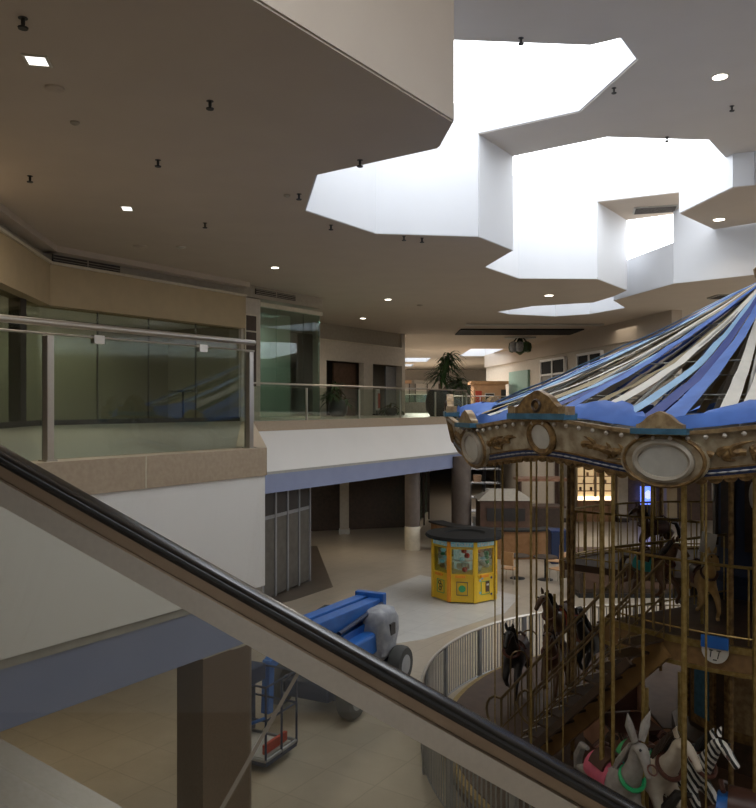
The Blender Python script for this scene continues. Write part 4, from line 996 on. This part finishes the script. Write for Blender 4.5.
# upper rail
rr = DR-.04
for h, r_, nm in ((.95,.02,'upper_handrail'),(.12,.012,'upper_bottom_rail')):
    arc = [(rr*math.cos(math.radians(DA+(DB-DA)*k/72)), rr*math.sin(math.radians(DA+(DB-DA)*k/72)), UD+h) for k in range(73)]
    e1 = (1.1*math.cos(math.radians(DB)), 1.1*math.sin(math.radians(DB)), UD+h); e0 = (1.1*math.cos(math.radians(DA)), 1.1*math.sin(math.radians(DA)), UD+h)
    part(MB().tube([e0]+arc+[e1], r_, 6), nm, 'brass')
for k in range(78):
    a = math.radians(DA+(DB-DA)*k/77); part(MB().tube([(rr*math.cos(a), rr*math.sin(a), UD+.04), (rr*math.cos(a), rr*math.sin(a), UD+.95)], .011, 5), 'upper_baluster', 'brass')
for a in (DA, DB):
    a = math.radians(a)
    for k in range(11):
        r_ = 1.15+k*.21; part(MB().tube([(r_*math.cos(a), r_*math.sin(a), UD), (r_*math.cos(a), r_*math.sin(a), UD+.95)], .011, 5), 'upper_baluster', 'brass')
# round badge half hidden by blue tape on the rim
a = rim_angle(716, DR+.1); R_ = orient(a); c = R_ @ Vector((DR+.13,0,UD-.02))
bd = part(ell_disc(c, R_, .15, .15, .02), 'round_badge', 'ivory', 'round white badge on the upper deck rim')
sg = MB()
for (y0, z0_, y1, z1_) in ((-.06,-.0,-.02,-.0),(-.04,0,-.05,-.08),(.02,0,.07,0),(.05,0,.03,-.09),(-.02,-.11,.02,-.11)): sg.beam(c+R_ @ Vector((.025,y0,z0_)), c+R_ @ Vector((.025,y1,z1_)), .008,.012, up=tuple(R_ @ Vector((1,0,0))))
part(sg, 'badge_lettering', 'black', parent=bd); part(MB().box(tuple(c+R_ @ Vector((.03,0,.10))), (.04,.30,.14), math.radians(a)), 'blue_tape', 'lift_blue', parent=bd)
# ------------------------------------------------------------------ stairs to the upper deck
Ai, At = Vector((2.28,11.5,.33)), Vector((3.5,9.55,UD)); off = Vector((-.5,-.24,0))
sdir = (At-Ai)
lo_ = Vector((0,0,-.2))
part(MB().beam(Ai+lo_*.3, At+lo_*.6, .06, .26), 'stair_stringer', 'orange_rim', world=True)
part(MB().beam(Ai+off+lo_*.9, At+off+lo_*1.0, .05, .10), 'stair_stringer', 'dark_brown', world=True)
ns = 11
for k in range(ns):
    c = Ai+off*.5+sdir*((k+.6)/ns); c.z = .33+(UD-.33)*(k+1)/ns-.02
    st = part(MB().box(tuple(c), (.27, .5, .03), math.atan2(sdir.y, sdir.x)), 'stair_step', 'dark_brown', world=True)
    e = c-Vector((sdir.x, sdir.y, 0)).normalized()*.13
    part(MB().box((e.x, e.y, c.z+.012), (.018,.5,.02), math.atan2(sdir.y, sdir.x)), 'step_nosing', 'steel', parent=st, world=True)
for side, o_ in ((0, Vector((0,0,0))), (1, off)):
    for h, nm, r in ((.95,'stair_handrail',.022),(.52,'stair_midrail',.014),(.12,'stair_lower_rail',.013)):
        part(MB().tube([Ai+o_+Vector((0,0,h)), At+o_+Vector((0,0,h))], r, 8), nm, 'stair_rail', world=True)
    nb = 17
    for k in range(nb):
        p = Ai+o_+sdir*(k/(nb-1)); part(MB().tube([p, p+Vector((0,0,.95))], .010 if k else .02, 6), 'stair_baluster', 'stair_rail', world=True)
    p = Ai+o_; bk_ = -Vector((sdir.x, sdir.y, 0)).normalized()
    pts = [p+Vector((0,0,.95))]+[p+bk_*(.05+.28*math.sin(PI*q/8))+Vector((0,0,.95-.5*(1-math.cos(PI*q/8))/2-.0)) for q in range(1,8)]+[p+Vector((0,0,.45))]
    part(MB().tube(pts, .02, 8), 'rail_return', 'stair_rail', world=True)
# queue hoops beside the horses
for (x, y) in ((2.35,13.0),(3.1,12.6),(2.75,14.2)):
    p = Vector((x, y, .33)); pts = [p+Vector((-.14,0,0)), p+Vector((-.14,0,.95))]+[p+Vector((-.14*math.cos(PI*q/8),0,.95+.14*math.sin(PI*q/8))) for q in range(1,8)]+[p+Vector((.14,0,.95)), p+Vector((.14,0,0))]
    part(MB().tube(pts, .014, 6), 'hoop_rail', 'stair_rail', world=True)
# ------------------------------------------------------------------ animals
def skin(nodes, edges, sub=2):
    me = bpy.data.meshes.new('tmp'); me.from_pydata([n[0] for n in nodes], edges, []); o = bpy.data.objects.new('tmp', me); C.objects.link(o)
    sk = o.modifiers.new('s', 'SKIN'); sk.use_smooth_shade = True
    for i, n in enumerate(nodes): me.skin_vertices[0].data[i].radius = (n[1], n[2] if len(n) > 2 else n[1])
    me.skin_vertices[0].data[0].use_root = True
    sb = o.modifiers.new('d', 'SUBSURF'); sb.levels = sub; sb.render_levels = sub
    dg = bpy.context.evaluated_depsgraph_get(); dg.update()
    out = bpy.data.meshes.new_from_object(o.evaluated_get(dg)); bpy.data.objects.remove(o); bpy.data.meshes.remove(me)
    for p in out.polygons: p.use_smooth = True
    return out
def body_mesh(kind):
    n = [((-.38,0,.86),.17,.16),((-.12,0,.80),.165,.155),((.2,0,.83),.18,.165),((.38,0,.98),.14,.115),((.50,0,1.16),.10,.08),((.57,0,1.33),.085,.065),
         ((.68,0,1.31),.075,.06),((.79,0,1.22),.05,.042),((.87,0,1.14),.042,.04),
         ((.30,.10,.70),.08),((.50,.11,.56),.055),((.58,.11,.36),.036),((.50,.11,.24),.032),((.53,.11,.18),.04),
         ((.28,-.10,.70),.08),((.40,-.11,.50),.055),((.26,-.11,.34),.036),((.12,-.11,.30),.032),((.10,-.11,.25),.04),
         ((-.42,.10,.72),.105),((-.30,.12,.55),.075),((-.50,.12,.40),.042),((-.56,.12,.22),.034),((-.50,.12,.15),.042),
         ((-.44,-.10,.72),.105),((-.42,-.12,.54),.075),((-.64,-.12,.42),.042),((-.76,-.12,.27),.034),((-.74,-.12,.20),.042)]
    if kind == 'donkey':
        for i, dz in ((3,.02),(4,.04),(5,.06),(6,.06),(7,.02),(8,-.02)): n[i] = ((n[i][0][0]-.03*(i-3), 0, n[i][0][2]+dz),)+n[i][1:]
        n[6] = (n[6][0],.085,.075)
    e = [(0,1),(1,2),(2,3),(3,4),(4,5),(5,6),(6,7),(7,8),(2,9),(9,10),(10,11),(11,12),(12,13),(2,14),(14,15),(15,16),(16,17),(17,18),(0,19),(19,20),(20,21),(21,22),(22,23),(0,24),(24,25),(25,26),(26,27),(27,28)]
    return skin(n, e)
BM = {k: body_mesh(k) for k in ('horse', 'donkey')}
def animal(name, label, cat, loc, rz, body, mane, blanket, kind='horse', lift=.0, scale=1., pole=None, collar=None, saddle='leather', patch=None, poletop=4.9):
    t = thing(name, label, cat, loc, rz, scale=scale)
    me = BM[kind].copy(); me.materials.clear(); me.materials.append(M[body])
    b = bpy.data.objects.new('body', me); C.objects.link(b); b.parent = t; b.location.z = lift
    L_ = Vector((0,0,lift))
    def A(mb, nm, m_): 
        mb.v = [v+L_ for v in mb.v]; return mb.build(nm, M[m_], t)
    hx = .57 if kind == 'horse' else .51; hz = 1.40 if kind == 'horse' else 1.46
    for s_ in (-1, 1):
        ln = .10 if kind == 'horse' else .30
        A(MB().tube([(hx,s_*.04,hz-.02),(hx-.01,s_*(.06 if kind=='horse' else .10),hz+ln*.5),(hx+.02,s_*(.06 if kind=='horse' else .14),hz+ln)], [.028 if kind=='horse' else .04,.026 if kind=='horse' else .05,.005], 8), 'ear', body)
        A(MB().lathe([(.003,-.016),(.014,-.008),(.016,.003),(.004,.016)], (hx+.13, s_*.056, hz-.06), 10), 'eye', 'black')
    mn = MB(); random.seed(hash(label) % 99 if False else len(label))
    for k in range(12):
        s_ = k/11; o = Vector((.30+.24*s_-.03*(kind!='horse'), 0, 1.12+.27*s_)); o.x -= .03
        for q in (-1, 1): mn.tube([o, o+Vector((-.05,q*.05,-.02)), o+Vector((-.08,q*.09,-.12-.05*random.random()))], [.03,.026,.006], 5)
    A(mn, 'mane', mane)
    A(MB().tube([(-.53,0,.92),(-.66,0,.90),(-.76,0,.74),(-.78,0,.55),(-.74,0,.42)], [.025,.05,.06,.045,.01], 8), 'tail', mane if kind == 'horse' else body)
    # blanket: half-sleeve over the back
    def sleeve(x0, x1, ry, rz_, zc, a0, a1, n=12, th=.012):
        vs = []; mb = MB()
        for r_ in (0, th):
            for x in (x0, (x0+x1)/2, x1):
                for i in range(n+1):
                    a = math.radians(a0+(a1-a0)*i/n); vs.append((x, (ry+r_)*math.cos(a), zc+(rz_+r_)*math.sin(a)))
        m_ = n+1; A_ = 3*m_; fs = []
        for s2 in (0, 1):
            for j in range(2):
                for i in range(n): q = s2*A_+j*m_+i; fs.append((q,q+1,q+m_+1,q+m_))
        for i in range(n): fs += [(i,i+1,A_+i+1,A_+i),(2*m_+i,2*m_+i+1,A_+2*m_+i+1,A_+2*m_+i)]
        for j in range(2): fs += [(j*m_,(j+1)*m_,A_+(j+1)*m_,A_+j*m_),(j*m_+n,(j+1)*m_+n,A_+(j+1)*m_+n,A_+j*m_+n)]
        mb.add(vs, fs); mb.sm = True; return mb
    A(sleeve(-.30,.14,.185,.185,.82,-35,215), 'saddle_blanket', blanket)
    if patch: A(sleeve(-.12,.10,.20,.20,.82,-5,60), 'blanket_patch', patch)
    A(sleeve(-.20,.08,.17,.20,.86,20,160,th=.03), 'saddle', saddle)
    A(MB().tube([(-.24,-.1,1.07),(-.27,0,1.12),(-.24,.1,1.07)], .025, 6), 'cantle', saddle)
    A(MB().tube([(.40+.135*math.cos(q*PI/8)*.75, .135*math.sin(q*PI/8), .99-.135*math.cos(q*PI/8)*.7) for q in range(16)], .026, 6, True), 'collar', collar or 'strap')
    A(MB().tube([(.77+.055*math.cos(q*PI/6)*.7, .052*math.sin(q*PI/6), 1.24-.055*math.cos(q*PI/6)*.7) for q in range(12)], .010, 5, True), 'bridle', 'strap')
    for s_ in (-1, 1):
        A(MB().tube([(-.02,s_*.2,.78),(-.02,s_*.22,.62)], .009, 5), 'stirrup_strap', 'strap')
        A(MB().tube([(-.06,s_*.22,.62),(.02,s_*.22,.62),(.03,s_*.22,.50),(-.07,s_*.22,.50)], .010, 5, True), 'stirrup', 'ivory')
    z1 = (poletop-loc[2])/scale
    MB().tube([(.02,0,0),(.02,0,z1)], .022/scale, 10).build('pole', M['brass'], t)
    return t
def tang(deg): return math.radians(deg+90)
def place(r, deg, z=.33): p = cp(r, deg, z); return (p.x, p.y, p.z)
animal('carousel_donkey', 'grey long-eared donkey with green collar and pink blanket', 'carousel animal', (2.67,8.9,.33), math.radians(-75), 'donkey', 'donkey', 'pink', 'donkey', .12, collar='emerald', patch='teal_cloth', poletop=2.3)
animal('carousel_horse', 'cream white horse with brown strap between donkey and zebra', 'carousel animal', (3.14,9.15,.33), math.radians(-72), 'horse_white', 'dark_brown', 'green', 'horse', .08, scale=1.05, poletop=2.2)
animal('carousel_zebra', 'black and white striped zebra right of the cream horse', 'carousel animal', (3.62,9.4,.33), math.radians(-66), 'zebra', 'black', 'strap', 'horse', .02, poletop=2.3)
animal('carousel_horse', 'brown horse cut off by the lower right picture edge', 'carousel animal', place(4.55,-119.5), tang(-119.5), 'horse_brown', 'horse_black', 'lift_blue', 'horse', .0, scale=1.1, poletop=4.9)
animal('carousel_horse', 'black horse beyond the foot of the stairs', 'carousel animal', place(4.0,157), tang(157), 'horse_black', 'horse_black', 'strap', 'horse', .05)
animal('carousel_horse', 'dark brown horse beside the black one behind stair rails', 'carousel animal', place(3.35,157), tang(157), 'horse_brown', 'dark_brown', 'strap', 'horse', .1, poletop=2.3)
animal('carousel_horse', 'brown horse raised high behind the stair handrail', 'carousel animal', place(3.75,135), tang(135), 'horse_brown', 'horse_black', 'red', 'horse', .35)
animal('carousel_horse', 'black horse farthest back below the upper deck', 'carousel animal', place(3.05,135), tang(135), 'horse_black', 'horse_black', 'strap', 'horse', .1, poletop=2.3)
animal('carousel_horse', 'tan and white horse on the upper deck with dark straps', 'carousel animal', place(2.6,-136,UD), math.radians(-95), 'horse_tan', 'ivory', 'strap', 'horse', .0, scale=.72, collar='leather')
animal('carousel_horse', 'pinkish brown upper deck horse with teal blanket', 'carousel animal', place(2.5,-155,UD), math.radians(-60), 'horse_brown', 'dark_brown', 'teal_cloth', 'horse', .0, scale=.72)
animal('carousel_horse', 'dark brown horse at the back of the upper deck', 'carousel animal', place(2.6,112,UD), tang(112), 'horse_brown', 'horse_black', 'strap', 'horse', .0, scale=.72)
p = cp(2.75, -134, 3.58); t = thing('card_sheet', 'pale square card sheet propped above the tan upper horse', 'card', (p.x, p.y-.12, p.z+.03), .5)
MB().box((0,0,.15), (.28,.015,.26), mtx=Matrix.Rotation(.25,3,'Y')).build('sheet', M['paper'], t); MB().tube([(0,.02,.02),(0,.02,.28)], .01, 6).build('clip', M['grey_trim'], t)
# chariot bench under the stairs
p = cp(2.45, -170, .33); t = thing('chariot_bench', 'pinkish brown chariot bench under the upper deck', 'chariot', tuple(p), tang(-170))
pts = [(-.6,0),(.6,0),(.72,.35),(.5,.5),(.3,.42),(-.1,.5),(-.4,.95),(-.62,1.0),(-.66,.5)]
for s_ in (-1, 1):
    vs = [Vector((x, s_*.4+th, z+.05)) for th in (0,.05) for x, z in pts]; n = len(pts)
    MB().add(vs, [tuple(range(n)), tuple(range(2*n-1,n-1,-1))]+[(k,(k+1) % n,n+(k+1) % n,n+k) for k in range(n)]).build('side_panel', M['chariot'], t)
    MB().tube([Vector((x, s_*.4+.025, z+.05)) for x, z in pts[2:]], .02, 6).build('side_trim', M['dark_brown'], t)
MB().box((0,.02,.45), (.7,.75,.06)).build('seat', M['leather'], t); MB().box((-.45,.02,.75), (.06,.75,.55)).build('backrest', M['leather'], t); MB().box((0,.02,.03), (1.2,.8,.06)).build('floor_board', M['dark_brown'], t)
# ------------------------------------------------------------------ light
w = bpy.data.worlds.new('daylight'); S.world = w; w.use_nodes = True
bg = w.node_tree.nodes['Background']; bg.inputs['Color'].default_value = (.93, .965, 1.0, 1); bg.inputs['Strength'].default_value = 4.0
def portal(c, sx, sy):
    l = bpy.data.lights.new('skylight_portal', 'AREA'); l.shape = 'RECTANGLE'; l.size = sx; l.size_y = sy; l.cycles.is_portal = True
    o = bpy.data.objects.new('skylight_portal', l); C.objects.link(o); o.location = c
portal((6.2, 17.8, TOP+.05), 20.6, 30)
for h in far_holes:
    cx = sum(p[0] for p in h)/4; cy = sum(p[1] for p in h)/4; portal((cx, cy, L1+1.65), h[1][0]-h[0][0], h[2][1]-h[0][1])
def area(c, sx, sy, e, col=(1,.86,.68), rot=(0,0,0)):  # unseen fill lamps added to brighten the halls and shops
    l = bpy.data.lights.new('fill_lamp', 'AREA'); l.shape = 'RECTANGLE'; l.size = sx; l.size_y = sy; l.energy = e; l.color = col
    o = bpy.data.objects.new('fill_lamp', l); C.objects.link(o); o.location = c; o.rotation_euler = rot
area((4.5, 68, 8.9), 4, 8, 1100, (1,.9,.78)); area((4, 53, 8.9), 3, 6, 500, (1,.9,.78)); area((3.2, 44, 8.9), 3, 6, 260, (1,.9,.78)); area((12, 34, 3.0+5.9), 6, 2, 40)
area((4.6, 42, 3.4), 1.5, 10, 60, (1,.93,.85))
area((-1, 29, 3.4), .4, .4, 25, (1,.85,.62))
area((-8.6, 20.4, 7.9), 5, .5, 60, (1,.95,.82), (0,0,ru))
area((-4.2, 26.6, 8.6), 1.6, 1.0, 60, (.85,1,.95), (0,0,ru))
area((-5, 12, 3.4), 1, 1, 30, (1,.85,.62))
area((-6, 12, 9.1), 3, 3, 90, (1,.85,.66)); area((-6, 2, 9.1), 3, 3, 90, (1,.85,.66)); area((0, 30, 9.1), 3, 3, 60, (1,.85,.66))
# ------------------------------------------------------------------ camera
cam = bpy.data.cameras.new('camera'); co = bpy.data.objects.new('camera', cam); C.objects.link(co)
co.location = (0, 0, E); co.rotation_euler = (PI/2, 0, 0)
cam.sensor_fit = 'HORIZONTAL'; cam.sensor_width = 36; cam.lens = F/756*36; cam.shift_y = 2/756; cam.clip_end = 300; cam.clip_start = .05
S.camera = co
S.view_settings.view_transform = 'Standard'; S.view_settings.look = 'None'; S.view_settings.gamma = 1; S.view_settings.use_curve_mapping = False
S.view_settings.exposure = .3
